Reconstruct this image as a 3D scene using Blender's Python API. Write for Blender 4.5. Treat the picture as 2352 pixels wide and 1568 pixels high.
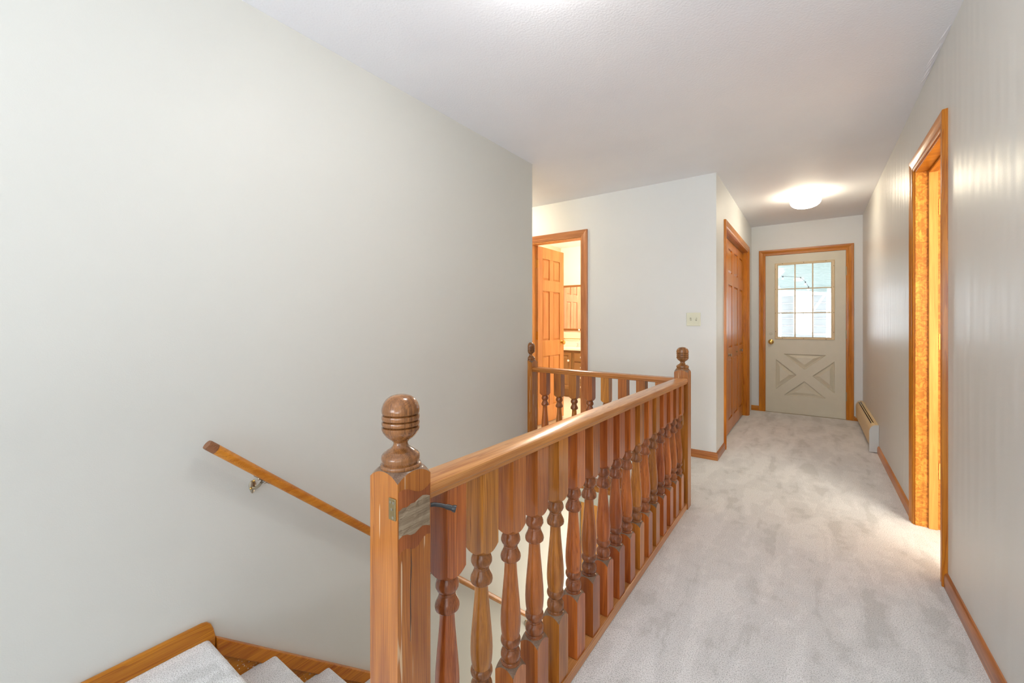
import bpy, bmesh, math, random
from mathutils import Vector, Matrix
random.seed(4)
PI = math.pi
for o in list(bpy.data.objects): bpy.data.objects.remove(o, do_unlink=True)
scn = bpy.context.scene
COL = scn.collection

# ------------------------------------------------------------------ camera
FPX, CXP, HYP, VXP = 963.0, 1176.0, 740.0, 1865.0
TH = math.atan((VXP - CXP) / FPX)
CAMH = 1.17
cd = bpy.data.cameras.new('camera'); cam = bpy.data.objects.new('camera', cd); COL.objects.link(cam)
cam.location = (0, 0, CAMH); cam.rotation_euler = (PI/2, 0, TH)
cd.sensor_fit = 'HORIZONTAL'; cd.sensor_width = 36.0; cd.lens = 36.0 * FPX / 2352.0
cd.shift_x = 0.0; cd.shift_y = -(784.0 - HYP) / 2352.0
cd.clip_start = 0.02; cd.clip_end = 200
scn.camera = cam

# ------------------------------------------------------------------ world, exposure
w = bpy.data.worlds.new('world'); scn.world = w; w.use_nodes = True
bg = w.node_tree.nodes['Background']; bg.inputs[0].default_value = (0.86, 0.93, 1.0, 1); bg.inputs[1].default_value = 2.6
vs = scn.view_settings
vs.view_transform = 'Standard'; vs.look = 'None'; vs.gamma = 1.0; vs.exposure = 0.98; vs.use_curve_mapping = False

def lamp_area(name, loc, rot, sx, sy, power, col):
    l = bpy.data.lights.new(name, 'AREA'); l.shape = 'RECTANGLE'; l.size = sx; l.size_y = sy; l.energy = power; l.color = col
    o = bpy.data.objects.new(name, l); o.location = loc; o.rotation_euler = rot; COL.objects.link(o); return o
# daylight arriving through the big windows of the room behind the photographer
lamp_area('daylight_back_window', (-0.55, -4.93, 1.35), (PI/2, 0, 0), 2.0, 1.5, 38, (0.86, 0.93, 1.0))
# daylight from a window of the room beyond the right-hand doorway
lamp_area('daylight_side_room', (2.0, 0.93, 1.35), (PI/2, 0, 0), 1.3, 0.9, 52, (1.0, 0.93, 0.8))
# added fill lamp aimed up behind the camera to brighten the ceiling
lamp_area('ceiling_fill', (0.05, -0.75, 0.85), (PI, 0, 0), 0.6, 0.6, 15, (0.95, 0.97, 1.0))
# added warm fill at the stair foot, brightening the stairwell wall
lamp_area('fill_lower_floor', (-1.25, 3.68, -1.3), (-PI/2, 0, 0), 1.0, 1.4, 9, (1.0, 0.93, 0.78))
GLOW = {'hall_near': 20.0, 'behind': 3.0, 'hall_far': 17.0, 'passage': 22.0, 'bathroom': 110.0, 'side': 12.0}

# ------------------------------------------------------------------ helpers
def srgb(r, g, b):
    f = lambda c: (c/255/12.92) if c/255 <= 0.04045 else ((c/255+0.055)/1.055)**2.4
    return (f(r), f(g), f(b), 1.0)

class MB:
    def __init__(s): s.v = []; s.f = []; s.m = []
    def add(s, vs, fs, mi=0):
        n = len(s.v); s.v += [tuple(v) for v in vs]; s.f += [tuple(i+n for i in f) for f in fs]; s.m += [mi]*len(fs); return s
    def box(s, x0, y0, z0, x1, y1, z1, mi=0):
        x0, x1 = min(x0,x1), max(x0,x1); y0, y1 = min(y0,y1), max(y0,y1); z0, z1 = min(z0,z1), max(z0,z1)
        return s.add([(x0,y0,z0),(x1,y0,z0),(x1,y1,z0),(x0,y1,z0),(x0,y0,z1),(x1,y0,z1),(x1,y1,z1),(x0,y1,z1)],
              [(0,3,2,1),(4,5,6,7),(0,1,5,4),(1,2,6,5),(2,3,7,6),(3,0,4,7)], mi)
    def rings(s, rings, closed=True, caps=True, mi=0):
        """rings: list of equal-length vertex loops"""
        n = len(rings[0]); vs = [p for r in rings for p in r]; fs = []
        for i in range(len(rings)-1):
            for j in range(n if closed else n-1):
                k = (j+1) % n
                fs.append((i*n+j, i*n+k, (i+1)*n+k, (i+1)*n+j))
        if caps:
            fs.append(tuple(reversed(range(n)))); fs.append(tuple(range((len(rings)-1)*n, len(rings)*n)))
        return s.add(vs, fs, mi)
    def lathe(s, prof, c=(0,0,0), n=32, axis='Z', sx=1, sy=1, mi=0, a0=0, a1=2*PI):
        """prof: (r, h) pairs"""
        R = []
        full = abs(a1-a0-2*PI) < 1e-6
        for r, h in prof:
            ring = []
            for j in range(n):
                a = a0 + (a1-a0)*j/(n if full else n-1)
                x, y, z = r*math.cos(a)*sx, r*math.sin(a)*sy, h
                if axis == 'X': x, y, z = z, x, y
                elif axis == 'Y': x, y, z = y, z, x
                ring.append((c[0]+x, c[1]+y, c[2]+z))
            R.append(ring)
        return s.rings(R, mi=mi)
    def tube(s, pts, r, n=12, mi=0):
        R = []; pts = [Vector(p) for p in pts]
        rr = r if isinstance(r, (list, tuple)) else [r]*len(pts)
        for i, p in enumerate(pts):
            d = (pts[min(i+1, len(pts)-1)] - pts[max(i-1, 0)]).normalized()
            up = Vector((0,0,1)) if abs(d.z) < 0.9 else Vector((1,0,0))
            a = d.cross(up).normalized(); b = a.cross(d)
            R.append([tuple(p + (a*math.cos(t)+b*math.sin(t))*rr[i]) for t in [2*PI*k/n for k in range(n)]])
        return s.rings(R, mi=mi)
    def xf(s, M):
        s.v = [tuple(M @ Vector(v)) for v in s.v]; return s

WL = {}
def mat_list(m): return m if isinstance(m, (list, tuple)) else [m]
def obj(name, mb, m, parent=None, origin=None, smooth=None, bevel=0.0, kind=None, label=None):
    """mb in world coordinates; origin is the object's world origin"""
    pw = WL.get(parent.name, Vector((0,0,0))) if parent else Vector((0,0,0))
    o0 = Vector(origin) if origin is not None else Vector(pw)
    me = bpy.data.meshes.new(name)
    me.from_pydata([tuple(Vector(v)-o0) for v in mb.v], [], mb.f)
    for mm in mat_list(m): me.materials.append(mm)
    for p, i in zip(me.polygons, mb.m): p.material_index = i
    bm = bmesh.new(); bm.from_mesh(me); bmesh.ops.recalc_face_normals(bm, faces=bm.faces); bm.to_mesh(me); bm.free()
    if smooth:
        for p in me.polygons: p.use_smooth = True
        me.set_sharp_from_angle(angle=math.radians(smooth))
    o = bpy.data.objects.new(name, me); COL.objects.link(o)
    o.parent = parent; o.location = o0 - pw
    if bevel:
        b = o.modifiers.new('bevel', 'BEVEL'); b.width = bevel; b.segments = 2; b.limit_method = 'ANGLE'; b.harden_normals = False
    WL[o.name] = o0
    if kind: o['kind'] = kind
    if label: o['label'] = label
    return o
def thing(name, label, cat, loc=(0,0,0), group=None):
    o = bpy.data.objects.new(name, None); COL.objects.link(o); o.location = loc; o.empty_display_size = 0.05
    WL[o.name] = Vector(loc); o['label'] = label; o['category'] = cat
    if group: o['group'] = group
    return o
def struct(name, label=None, loc=(0,0,0), cat=None):
    o = bpy.data.objects.new(name, None); COL.objects.link(o); o.location = loc; WL[o.name] = Vector(loc); o['kind'] = 'structure'
    if label: o['label'] = label
    if cat: o['category'] = cat
    return o
def S(o, label, cat):
    o['kind'] = 'structure'; o['label'] = label; o['category'] = cat; return o
def T(o, label, cat, group=None):
    o['label'] = label; o['category'] = cat
    if group: o['group'] = group
    return o
def copy_part(src, name, loc_world, parent, rotz=0.0):
    c = src.copy(); COL.objects.link(c); c.name = name; c.parent = parent
    c.location = Vector(loc_world) - WL[parent.name]; c.rotation_euler = (0,0,rotz); WL[c.name] = Vector(loc_world)
    return c

# ------------------------------------------------------------------ materials
def newmat(name):
    m = bpy.data.materials.new(name); m.use_nodes = True
    nt = m.node_tree; return m, nt, nt.nodes['Principled BSDF']
def N(nt, t, **kw):
    n = nt.nodes.new(t)
    for k, v in kw.items(): setattr(n, k, v)
    return n
def setin(n, **kw):
    for k, v in kw.items(): n.inputs[k.replace('_', ' ')].default_value = v
def ramp(nt, stops):
    r = N(nt, 'ShaderNodeValToRGB'); e = r.color_ramp.elements
    while len(e) < len(stops): e.new(0.5)
    for i, (p, c) in enumerate(stops): e[i].position = p; e[i].color = c if len(c) == 4 else (*c, 1)
    return r
def plain(name, col, rough=0.5, metal=0.0, bump=0.0, bscale=200, spec=0.5):
    m, nt, b = newmat(name)
    b.inputs['Base Color'].default_value = col; b.inputs['Roughness'].default_value = rough; b.inputs['Metallic'].default_value = metal
    b.inputs['Specular IOR Level'].default_value = spec
    tc = N(nt, 'ShaderNodeTexCoord'); nz = N(nt, 'ShaderNodeTexNoise'); nt.links.new(tc.outputs['Object'], nz.inputs['Vector'])
    nz.inputs['Scale'].default_value = 9; nz.inputs['Detail'].default_value = 4
    mx = N(nt, 'ShaderNodeMix', data_type='RGBA'); mx.inputs[0].default_value = 0.0
    h = N(nt, 'ShaderNodeHueSaturation'); h.inputs['Color'].default_value = col
    mr = N(nt, 'ShaderNodeMapRange'); mr.inputs['To Min'].default_value = 0.95; mr.inputs['To Max'].default_value = 1.05
    nt.links.new(nz.outputs['Fac'], mr.inputs['Value']); nt.links.new(mr.outputs[0], h.inputs['Value']); nt.links.new(h.outputs[0], b.inputs['Base Color'])
    if bump:
        n2 = N(nt, 'ShaderNodeTexNoise'); n2.inputs['Scale'].default_value = bscale; n2.inputs['Detail'].default_value = 3
        nt.links.new(tc.outputs['Object'], n2.inputs['Vector'])
        bp = N(nt, 'ShaderNodeBump'); bp.inputs['Strength'].default_value = bump; bp.inputs['Distance'].default_value = 0.002
        nt.links.new(n2.outputs['Fac'], bp.inputs['Height']); nt.links.new(bp.outputs[0], b.inputs['Normal'])
    return m

def wood(name, light, dark, axis='Z', rough=0.34, vary=0.5, fine=1.0, scratches=0.0, coat=0.35, burl=0.0, ring=0.20):
    """pine-like grain: rings + pores stretched along axis, hue varies per object"""
    m, nt, b = newmat(name); L = nt.links.new
    tc = N(nt, 'ShaderNodeTexCoord'); oi = N(nt, 'ShaderNodeObjectInfo')
    sc = N(nt, 'ShaderNodeVectorMath', operation='SCALE'); sc.inputs[0].default_value = (17, 31, 7); L(oi.outputs['Random'], sc.inputs['Scale'])
    ad = N(nt, 'ShaderNodeVectorMath', operation='ADD'); L(tc.outputs['Object'], ad.inputs[0]); L(sc.outputs[0], ad.inputs[1])
    def stretched(a, l):
        mp = N(nt, 'ShaderNodeMapping'); s = {'X': (l, a, a), 'Y': (a, l, a), 'Z': (a, a, l)}[axis]
        mp.inputs['Scale'].default_value = s; L(ad.outputs[0], mp.inputs['Vector']); return mp
    m1 = stretched(22*fine, 1.1)
    n1 = N(nt, 'ShaderNodeTexNoise'); n1.inputs['Scale'].default_value = 1.0; n1.inputs['Detail'].default_value = 3; n1.inputs['Distortion'].default_value = 0.6
    L(m1.outputs[0], n1.inputs['Vector'])
    ml = N(nt, 'ShaderNodeMath', operation='MULTIPLY'); ml.inputs[1].default_value = 9.0; L(n1.outputs['Fac'], ml.inputs[0])
    fr = N(nt, 'ShaderNodeMath', operation='PINGPONG'); fr.inputs[1].default_value = 1.0; L(ml.outputs[0], fr.inputs[0])
    # growth rings about a pith outside the piece: cathedral figure on turned bellies
    rs_ = N(nt, 'ShaderNodeMapRange'); rs_.inputs['To Min'].default_value = 0.04; rs_.inputs['To Max'].default_value = 0.13; L(oi.outputs['Random'], rs_.inputs['Value'])
    off = N(nt, 'ShaderNodeCombineXYZ')
    for k_ in 'XYZ':
        if k_ != axis: L(rs_.outputs[0], off.inputs[k_])
    rm = N(nt, 'ShaderNodeMapping'); rm.inputs['Scale'].default_value = {'X': (0.035, 1, 1), 'Y': (1, 0.035, 1), 'Z': (1, 1, 0.035)}[axis]; L(tc.outputs['Object'], rm.inputs['Vector'])
    ra_ = N(nt, 'ShaderNodeVectorMath', operation='ADD'); L(rm.outputs[0], ra_.inputs[0]); L(off.outputs[0], ra_.inputs[1])
    rl_ = N(nt, 'ShaderNodeVectorMath', operation='LENGTH'); L(ra_.outputs[0], rl_.inputs[0])
    wob = N(nt, 'ShaderNodeMath', operation='MULTIPLY_ADD'); wob.inputs[1].default_value = 0.022; L(n1.outputs['Fac'], wob.inputs[0]); L(rl_.outputs['Value'], wob.inputs[2])
    rk = N(nt, 'ShaderNodeMath', operation='MULTIPLY'); rk.inputs[1].default_value = 400.0*fine; L(wob.outputs[0], rk.inputs[0])
    rf = N(nt, 'ShaderNodeMath', operation='FRACT'); L(rk.outputs[0], rf.inputs[0])
    rr_ = ramp(nt, [(0.0, (0.15,)*3), (0.45, (0.25,)*3), (0.86, (1.0,)*3), (0.97, (0.15,)*3)]); L(rf.outputs[0], rr_.inputs[0])
    m2 = stretched(380*fine, 9)
    n2 = N(nt, 'ShaderNodeTexNoise'); n2.inputs['Scale'].default_value = 1.0; n2.inputs['Detail'].default_value = 2; L(m2.outputs[0], n2.inputs['Vector'])
    m3 = stretched(11, 2.2)
    n3 = N(nt, 'ShaderNodeTexNoise'); n3.inputs['Scale'].default_value = 1.0; n3.inputs['Detail'].default_value = 2; L(m3.outputs[0], n3.inputs['Vector'])
    a1 = N(nt, 'ShaderNodeMath', operation='MULTIPLY'); a1.inputs[1].default_value = 0.16; L(fr.outputs[0], a1.inputs[0])
    a0 = N(nt, 'ShaderNodeMath', operation='MULTIPLY_ADD'); a0.inputs[1].default_value = ring; L(rr_.outputs[0], a0.inputs[0]); L(a1.outputs[0], a0.inputs[2]); a1 = a0
    a2 = N(nt, 'ShaderNodeMath', operation='MULTIPLY_ADD'); a2.inputs[1].default_value = 0.34; L(n2.outputs['Fac'], a2.inputs[0]); L(a1.outputs[0], a2.inputs[2])
    a3 = N(nt, 'ShaderNodeMath', operation='MULTIPLY_ADD'); a3.inputs[1].default_value = 0.55; L(n3.outputs['Fac'], a3.inputs[0]); L(a2.outputs[0], a3.inputs[2])
    mid = tuple((light[i]+dark[i])/2 for i in range(3))
    r = ramp(nt, [(0.40, light), (0.64, mid), (0.88, dark)]); L(a3.outputs[0], r.inputs[0])
    hs = N(nt, 'ShaderNodeHueSaturation'); L(r.outputs[0], hs.inputs['Color'])
    mr = N(nt, 'ShaderNodeMapRange'); mr.inputs['To Min'].default_value = 1-0.16*vary; mr.inputs['To Max'].default_value = 1+0.14*vary; L(oi.outputs['Random'], mr.inputs['Value'])
    L(mr.outputs[0], hs.inputs['Value'])
    q = N(nt, 'ShaderNodeMath', operation='MULTIPLY'); q.inputs[1].default_value = 7.31; L(oi.outputs['Random'], q.inputs[0])
    qf = N(nt, 'ShaderNodeMath', operation='FRACT'); L(q.outputs[0], qf.inputs[0])
    mh = N(nt, 'ShaderNodeMapRange'); mh.inputs['To Min'].default_value = 0.5-0.012*vary; mh.inputs['To Max'].default_value = 0.5+0.008*vary; L(qf.outputs[0], mh.inputs['Value'])
    L(mh.outputs[0], hs.inputs['Hue'])
    col = hs.outputs[0]
    if burl:
        nb = N(nt, 'ShaderNodeTexNoise'); nb.inputs['Scale'].default_value = 38; nb.inputs['Detail'].default_value = 4; nb.inputs['Distortion'].default_value = 1.5; L(ad.outputs[0], nb.inputs['Vector'])
        rb = ramp(nt, [(0.42, (0.62,0.55,0.45)), (0.62, (1.25,1.2,1.1))]); L(nb.outputs['Fac'], rb.inputs[0])
        mx = N(nt, 'ShaderNodeMix', data_type='RGBA', blend_type='MULTIPLY'); mx.inputs[0].default_value = burl
        L(col, mx.inputs[6]); L(rb.outputs[0], mx.inputs[7]); col = mx.outputs[2]
    if scratches:
        ms = stretched(150, 5)
        ns = N(nt, 'ShaderNodeTexNoise'); ns.inputs['Scale'].default_value = 1.0; ns.inputs['Detail'].default_value = 1; L(ms.outputs[0], ns.inputs['Vector'])
        rs = ramp(nt, [(0.685, (0,0,0)), (0.71, (1,1,1))]); L(ns.outputs['Fac'], rs.inputs[0])
        mm = N(nt, 'ShaderNodeMath', operation='MULTIPLY'); mm.inputs[1].default_value = scratches; L(rs.outputs[0], mm.inputs[0])
        mx = N(nt, 'ShaderNodeMix', data_type='RGBA'); L(mm.outputs[0], mx.inputs[0]); L(col, mx.inputs[6]); mx.inputs[7].default_value = srgb(222, 190, 150); col = mx.outputs[2]
    L(col, b.inputs['Base Color'])
    b.inputs['Roughness'].default_value = rough
    b.inputs['Coat Weight'].default_value = coat*0.75; b.inputs['Specular IOR Level'].default_value = 0.2; b.inputs['Coat Roughness'].default_value = 0.16; b.inputs['Coat IOR'].default_value = 1.5
    bp = N(nt, 'ShaderNodeBump'); bp.inputs['Strength'].default_value = 0.12; bp.inputs['Distance'].default_value = 0.0015
    L(a2.outputs[0], bp.inputs['Height']); L(bp.outputs[0], b.inputs['Normal'])
    return m

def wall_paint(name, col, rough=0.55, streak=0.0, bscale=260, bump=0.10):
    m, nt, b = newmat(name); L = nt.links.new
    tc = N(nt, 'ShaderNodeTexCoord')
    n1 = N(nt, 'ShaderNodeTexNoise'); n1.inputs['Scale'].default_value = 1.3; n1.inputs['Detail'].default_value = 5; L(tc.outputs['Object'], n1.inputs['Vector'])
    hs = N(nt, 'ShaderNodeHueSaturation'); hs.inputs['Color'].default_value = col
    mr = N(nt, 'ShaderNodeMapRange'); mr.inputs['To Min'].default_value = 0.965; mr.inputs['To Max'].default_value = 1.035; L(n1.outputs['Fac'], mr.inputs['Value']); L(mr.outputs[0], hs.inputs['Value'])
    # rare scuffs
    n3 = N(nt, 'ShaderNodeTexNoise'); n3.inputs['Scale'].default_value = 5; n3.inputs['Detail'].default_value = 8; n3.inputs['Roughness'].default_value = 0.7; L(tc.outputs['Object'], n3.inputs['Vector'])
    r3 = ramp(nt, [(0.70, (1,1,1)), (0.80, (0.90,0.89,0.87))]); L(n3.outputs['Fac'], r3.inputs[0])
    mx = N(nt, 'ShaderNodeMix', data_type='RGBA', blend_type='MULTIPLY'); mx.inputs[0].default_value = 0.6; L(hs.outputs[0], mx.inputs[6]); L(r3.outputs[0], mx.inputs[7])
    L(mx.outputs[2], b.inputs['Base Color'])
    b.inputs['Roughness'].default_value = rough
    n2 = N(nt, 'ShaderNodeTexNoise'); n2.inputs['Scale'].default_value = bscale; n2.inputs['Detail'].default_value = 2; L(tc.outputs['Object'], n2.inputs['Vector'])
    bp = N(nt, 'ShaderNodeBump'); bp.inputs['Strength'].default_value = bump; bp.inputs['Distance'].default_value = 0.002; L(n2.outputs['Fac'], bp.inputs['Height'])
    out = bp.outputs[0]
    if streak:
        mp = N(nt, 'ShaderNodeMapping'); mp.inputs['Scale'].default_value = (1.0, 9.0, 1.3); L(tc.outputs['Object'], mp.inputs['Vector'])
        n5 = N(nt, 'ShaderNodeTexNoise'); n5.inputs['Scale'].default_value = 2.0; n5.inputs['Detail'].default_value = 0.0; L(mp.outputs[0], n5.inputs['Vector'])
        b2 = N(nt, 'ShaderNodeBump'); b2.inputs['Strength'].default_value = streak; b2.inputs['Distance'].default_value = 0.006; L(n5.outputs['Fac'], b2.inputs['Height']); L(out, b2.inputs['Normal']); out = b2.outputs[0]
    L(out, b.inputs['Normal'])
    return m

def ceiling_mat():
    m, nt, b = newmat('ceiling_orange_peel'); L = nt.links.new
    tc = N(nt, 'ShaderNodeTexCoord')
    b.inputs['Base Color'].default_value = srgb(228, 228, 232); b.inputs['Roughness'].default_value = 0.7
    n2 = N(nt, 'ShaderNodeTexNoise'); n2.inputs['Scale'].default_value = 105; n2.inputs['Detail'].default_value = 2.5; L(tc.outputs['Object'], n2.inputs['Vector'])
    bp = N(nt, 'ShaderNodeBump'); bp.inputs['Strength'].default_value = 0.32; bp.inputs['Distance'].default_value = 0.004; L(n2.outputs['Fac'], bp.inputs['Height']); L(bp.outputs[0], b.inputs['Normal'])
    n1 = N(nt, 'ShaderNodeTexNoise'); n1.inputs['Scale'].default_value = 1.6; n1.inputs['Detail'].default_value = 3; L(tc.outputs['Object'], n1.inputs['Vector'])
    r = ramp(nt, [(0.3, srgb(240,242,249)), (0.7, srgb(245,247,253))]); L(n1.outputs['Fac'], r.inputs[0]); L(r.outputs[0], b.inputs['Base Color'])
    return m

def carpet_mat():
    m, nt, b = newmat('carpet_pile'); L = nt.links.new
    tc = N(nt, 'ShaderNodeTexCoord')
    nf = N(nt, 'ShaderNodeTexNoise'); nf.inputs['Scale'].default_value = 250; nf.inputs['Detail'].default_value = 3; nf.inputs['Roughness'].default_value = 0.7; L(tc.outputs['Object'], nf.inputs['Vector'])
    vo = N(nt, 'ShaderNodeTexVoronoi'); vo.inputs['Scale'].default_value = 420; L(tc.outputs['Object'], vo.inputs['Vector'])
    # vacuum / foot marks: streaks of brushed pile
    mp = N(nt, 'ShaderNodeMapping'); mp.inputs['Scale'].default_value = (9, 2.4, 4); mp.inputs['Rotation'].default_value = (0, 0, 0.35); L(tc.outputs['Object'], mp.inputs['Vector'])
    n1 = N(nt, 'ShaderNodeTexNoise'); n1.inputs['Scale'].default_value = 1.0; n1.inputs['Detail'].default_value = 4; n1.inputs['Distortion'].default_value = 0.5; L(mp.outputs[0], n1.inputs['Vector'])
    n4 = N(nt, 'ShaderNodeTexNoise'); n4.inputs['Scale'].default_value = 14; n4.inputs['Detail'].default_value = 4; L(tc.outputs['Object'], n4.inputs['Vector'])
    ad = N(nt, 'ShaderNodeMath', operation='MULTIPLY_ADD'); ad.inputs[1].default_value = 0.35; L(n4.outputs['Fac'], ad.inputs[0]); L(n1.outputs['Fac'], ad.inputs[2])
    r1 = ramp(nt, [(0.53, srgb(218,218,217)), (0.60, srgb(232,232,232)), (0.70, srgb(235,235,235)), (0.74, srgb(242,242,242))]); L(ad.outputs[0], r1.inputs[0])
    r2 = ramp(nt, [(0.36, (0.55,0.55,0.55)), (0.47, (0.95,0.95,0.95)), (0.58, (1.08,1.08,1.08))]); L(nf.outputs['Fac'], r2.inputs[0])
    mx = N(nt, 'ShaderNodeMix', data_type='RGBA', blend_type='MULTIPLY'); mx.inputs[0].default_value = 1.0; L(r1.outputs[0], mx.inputs[6]); L(r2.outputs[0], mx.inputs[7])
    L(mx.outputs[2], b.inputs['Base Color']); b.inputs['Roughness'].default_value = 0.95; b.inputs['Specular IOR Level'].default_value = 0.1
    b.inputs['Sheen Weight'].default_value = 0.25
    mm = N(nt, 'ShaderNodeMath', operation='MULTIPLY_ADD'); mm.inputs[1].default_value = -0.8; L(vo.outputs['Distance'], mm.inputs[0]); L(nf.outputs['Fac'], mm.inputs[2])
    bp = N(nt, 'ShaderNodeBump'); bp.inputs['Strength'].default_value = 0.45; bp.inputs['Distance'].default_value = 0.005; L(mm.outputs[0], bp.inputs['Height']); L(bp.outputs[0], b.inputs['Normal'])
    return m

def glass_mat():
    m = bpy.data.materials.new('window_glass'); m.use_nodes = True; nt = m.node_tree; nt.nodes.clear(); L = nt.links.new
    out = N(nt, 'ShaderNodeOutputMaterial'); tr = N(nt, 'ShaderNodeBsdfTransparent'); gl = N(nt, 'ShaderNodeBsdfGlossy'); gl.inputs['Roughness'].default_value = 0.02
    tr.inputs[0].default_value = (0.96, 0.98, 0.98, 1)
    fr = N(nt, 'ShaderNodeFresnel'); fr.inputs['IOR'].default_value = 1.45
    mx = N(nt, 'ShaderNodeMixShader'); L(fr.outputs[0], mx.inputs[0]); L(tr.outputs[0], mx.inputs[1]); L(gl.outputs[0], mx.inputs[2]); L(mx.outputs[0], out.inputs[0])
    return m
def glow_mat(name, strength, col):
    m, nt, b = newmat(name); b.inputs['Base Color'].default_value = (0.9, 0.88, 0.84, 1); b.inputs['Roughness'].default_value = 0.3
    b.inputs['Emission Color'].default_value = (*col, 1); b.inputs['Emission Strength'].default_value = strength
    return m

M = {}
M['wall'] = wall_paint('wall_paint', srgb(212, 213, 208), rough=0.5)
M['wall_gloss'] = wall_paint('wall_paint_satin', srgb(214, 214, 210), rough=0.36, streak=0.5)
M['wall_b'] = wall_paint('wall_paint_white', srgb(226, 228, 228), rough=0.5)
M['wall_bath'] = wall_paint('wall_paint_cream', srgb(240, 226, 200), rough=0.5)
M['wall_peach'] = wall_paint('wall_paint_peach', srgb(234, 188, 158), rough=0.5)
M['ceil'] = ceiling_mat()
M['carpet'] = carpet_mat()
LT, DK = srgb(216, 150, 92), srgb(140, 74, 36)
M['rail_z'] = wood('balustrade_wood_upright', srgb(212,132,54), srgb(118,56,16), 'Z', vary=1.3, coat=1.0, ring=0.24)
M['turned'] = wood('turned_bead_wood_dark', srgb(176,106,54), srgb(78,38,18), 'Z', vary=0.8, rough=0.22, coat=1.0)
M['shoulder'] = wood('cut_shoulder_end_grain', srgb(150,122,98), srgb(98,74,58), 'Y', vary=0.3, rough=0.45, fine=1.6)
M['rail_y'] = wood('balustrade_wood_along_hall', srgb(224,162,98), srgb(166,98,46), 'Y', vary=0.3, coat=0.8)
M['rail_x'] = wood('balustrade_wood_across_hall', srgb(202,134,60), srgb(134,72,24), 'X', vary=0.3, coat=0.8)
M['newel'] = wood('newel_wood_scratched', srgb(200,128,50), srgb(132,70,20), 'Z', vary=0.3, scratches=0.85, coat=0.9)
M['finial'] = wood('finial_wood_dark', srgb(172,114,62), srgb(66,34,18), 'Z', vary=0.3, rough=0.22, coat=1.0, ring=0.15)
M['case_z'] = wood('casing_wood_upright', srgb(214,136,32), srgb(160,84,8), 'Z', vary=0.3, coat=0.35)
M['case_y'] = wood('casing_wood_along_hall', srgb(214,136,32), srgb(160,84,8), 'Y', vary=0.3, coat=0.35)
M['case_x'] = wood('casing_wood_across_hall', srgb(214,136,32), srgb(160,84,8), 'X', vary=0.3, coat=0.35)
M['burl'] = wood('jamb_wood_figured', srgb(232,160,72), srgb(178,104,36), 'Z', vary=0.2, burl=0.8)
M['jamb'] = wood('jamb_wood_plain', srgb(240,174,92), srgb(206,132,56), 'Z', vary=0.2)
M['bifold'] = wood('bifold_wood', srgb(210,132,32), srgb(160,84,10), 'Z', vary=0.6, coat=0.5)
M['bdoor'] = wood('bathroom_door_wood', srgb(240,180,112), srgb(216,142,74), 'Z', vary=0.4)
M['linen'] = wood('linen_door_wood', srgb(240,186,150), srgb(206,132,92), 'Z', vary=0.3)
M['handrail'] = wood('wall_rail_wood', srgb(214,142,48), srgb(158,86,18), 'Y', vary=0.1, coat=0.6)
M['base_y'] = wood('baseboard_wood_along_hall', srgb(190,118,62), srgb(122,62,30), 'Y', vary=0.3, coat=0.5)
M['base_x'] = wood('baseboard_wood_across_hall', srgb(200,132,74), srgb(150,84,42), 'X', vary=0.3, coat=0.5)
M['stringer'] = wood('stringer_wood', srgb(208,136,36), srgb(150,78,14), 'Y', vary=0.3, coat=0.4)
M['raw'] = wood('raw_end_grain_wood', srgb(190,172,146), srgb(98,76,54), 'Y', rough=0.8, coat=0.0, fine=2.0)
M['dark_end'] = wood('rail_end_wood_dark', srgb(160,112,74), srgb(104,66,40), 'Y', rough=0.5)
M['door_paint'] = plain('door_paint_almond', srgb(214,208,188), 0.38, bump=0.03)
M['lite'] = plain('lite_frame_beige', srgb(226,206,168), 0.35)
M['brass'] = plain('polished_brass', srgb(222,186,110), 0.18, 1.0)
M['brass_dull'] = plain('aged_brass', srgb(168,150,112), 0.32, 1.0)
M['nickel'] = plain('satin_nickel', srgb(176,166,150), 0.28, 1.0)
M['chrome'] = plain('chrome', srgb(225,225,225), 0.08, 1.0)
M['black'] = plain('black_metal', srgb(38,38,40), 0.35)
M['screw'] = plain('dark_screw', srgb(92,80,62), 0.5)
M['heater'] = plain('heater_enamel_cream', srgb(232,208,160), 0.4)
M['heater_cap'] = plain('heater_cap_cool_lit', srgb(216,216,212), 0.45)  # cream cap coloured grey-white: the cool light on it is painted in
M['fin'] = plain('heater_fin_metal', srgb(110,110,112), 0.4, 0.8)
M['plate'] = plain('switch_plate_almond', srgb(222,222,200), 0.35)
M['slot'] = plain('dark_slot', srgb(120,120,104), 0.6)
M['white'] = plain('white_enamel', srgb(240,238,230), 0.3)
M['olive'] = plain('vanity_paint_olive_brown', srgb(142,108,62), 0.4)
M['counter'] = plain('countertop_cream', srgb(245,236,214), 0.25)
M['vinyl'] = plain('bathroom_floor_vinyl', srgb(236,222,196), 0.4)
M['mirror'] = plain('mirror_silver', srgb(240,240,238), 0.02, 1.0)
M['glass'] = glass_mat()
M['cream_trim'] = plain('cream_trim_paint', srgb(226,222,198), 0.5)
M['log'] = plain('weathered_log', srgb(140,136,134), 0.8, bump=0.6, bscale=30)
M['porch_ceiling'] = plain('porch_ceiling_green_white', srgb(190,202,198), 0.6)
M['porch_post'] = plain('porch_post_white', srgb(238,240,240), 0.6)
M['ground'] = plain('porch_deck_grey', srgb(190,190,186), 0.8)
M['subfloor'] = plain('plaster_plain', srgb(214,212,204), 0.8)

# ------------------------------------------------------------------ room shell
H = 2.44
XL, XR, YB, YE, XC = -1.83, 0.487, 3.90, 6.43, -0.66
YBACK = -5.0
YW = 2.838       # end of the stair wall
ZL = -2.67       # lower floor
Y0 = 0.61        # top nosing of stairs
YF = 2.77        # far edge of stairwell
XS = -0.70       # hall side of stairwell

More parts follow.
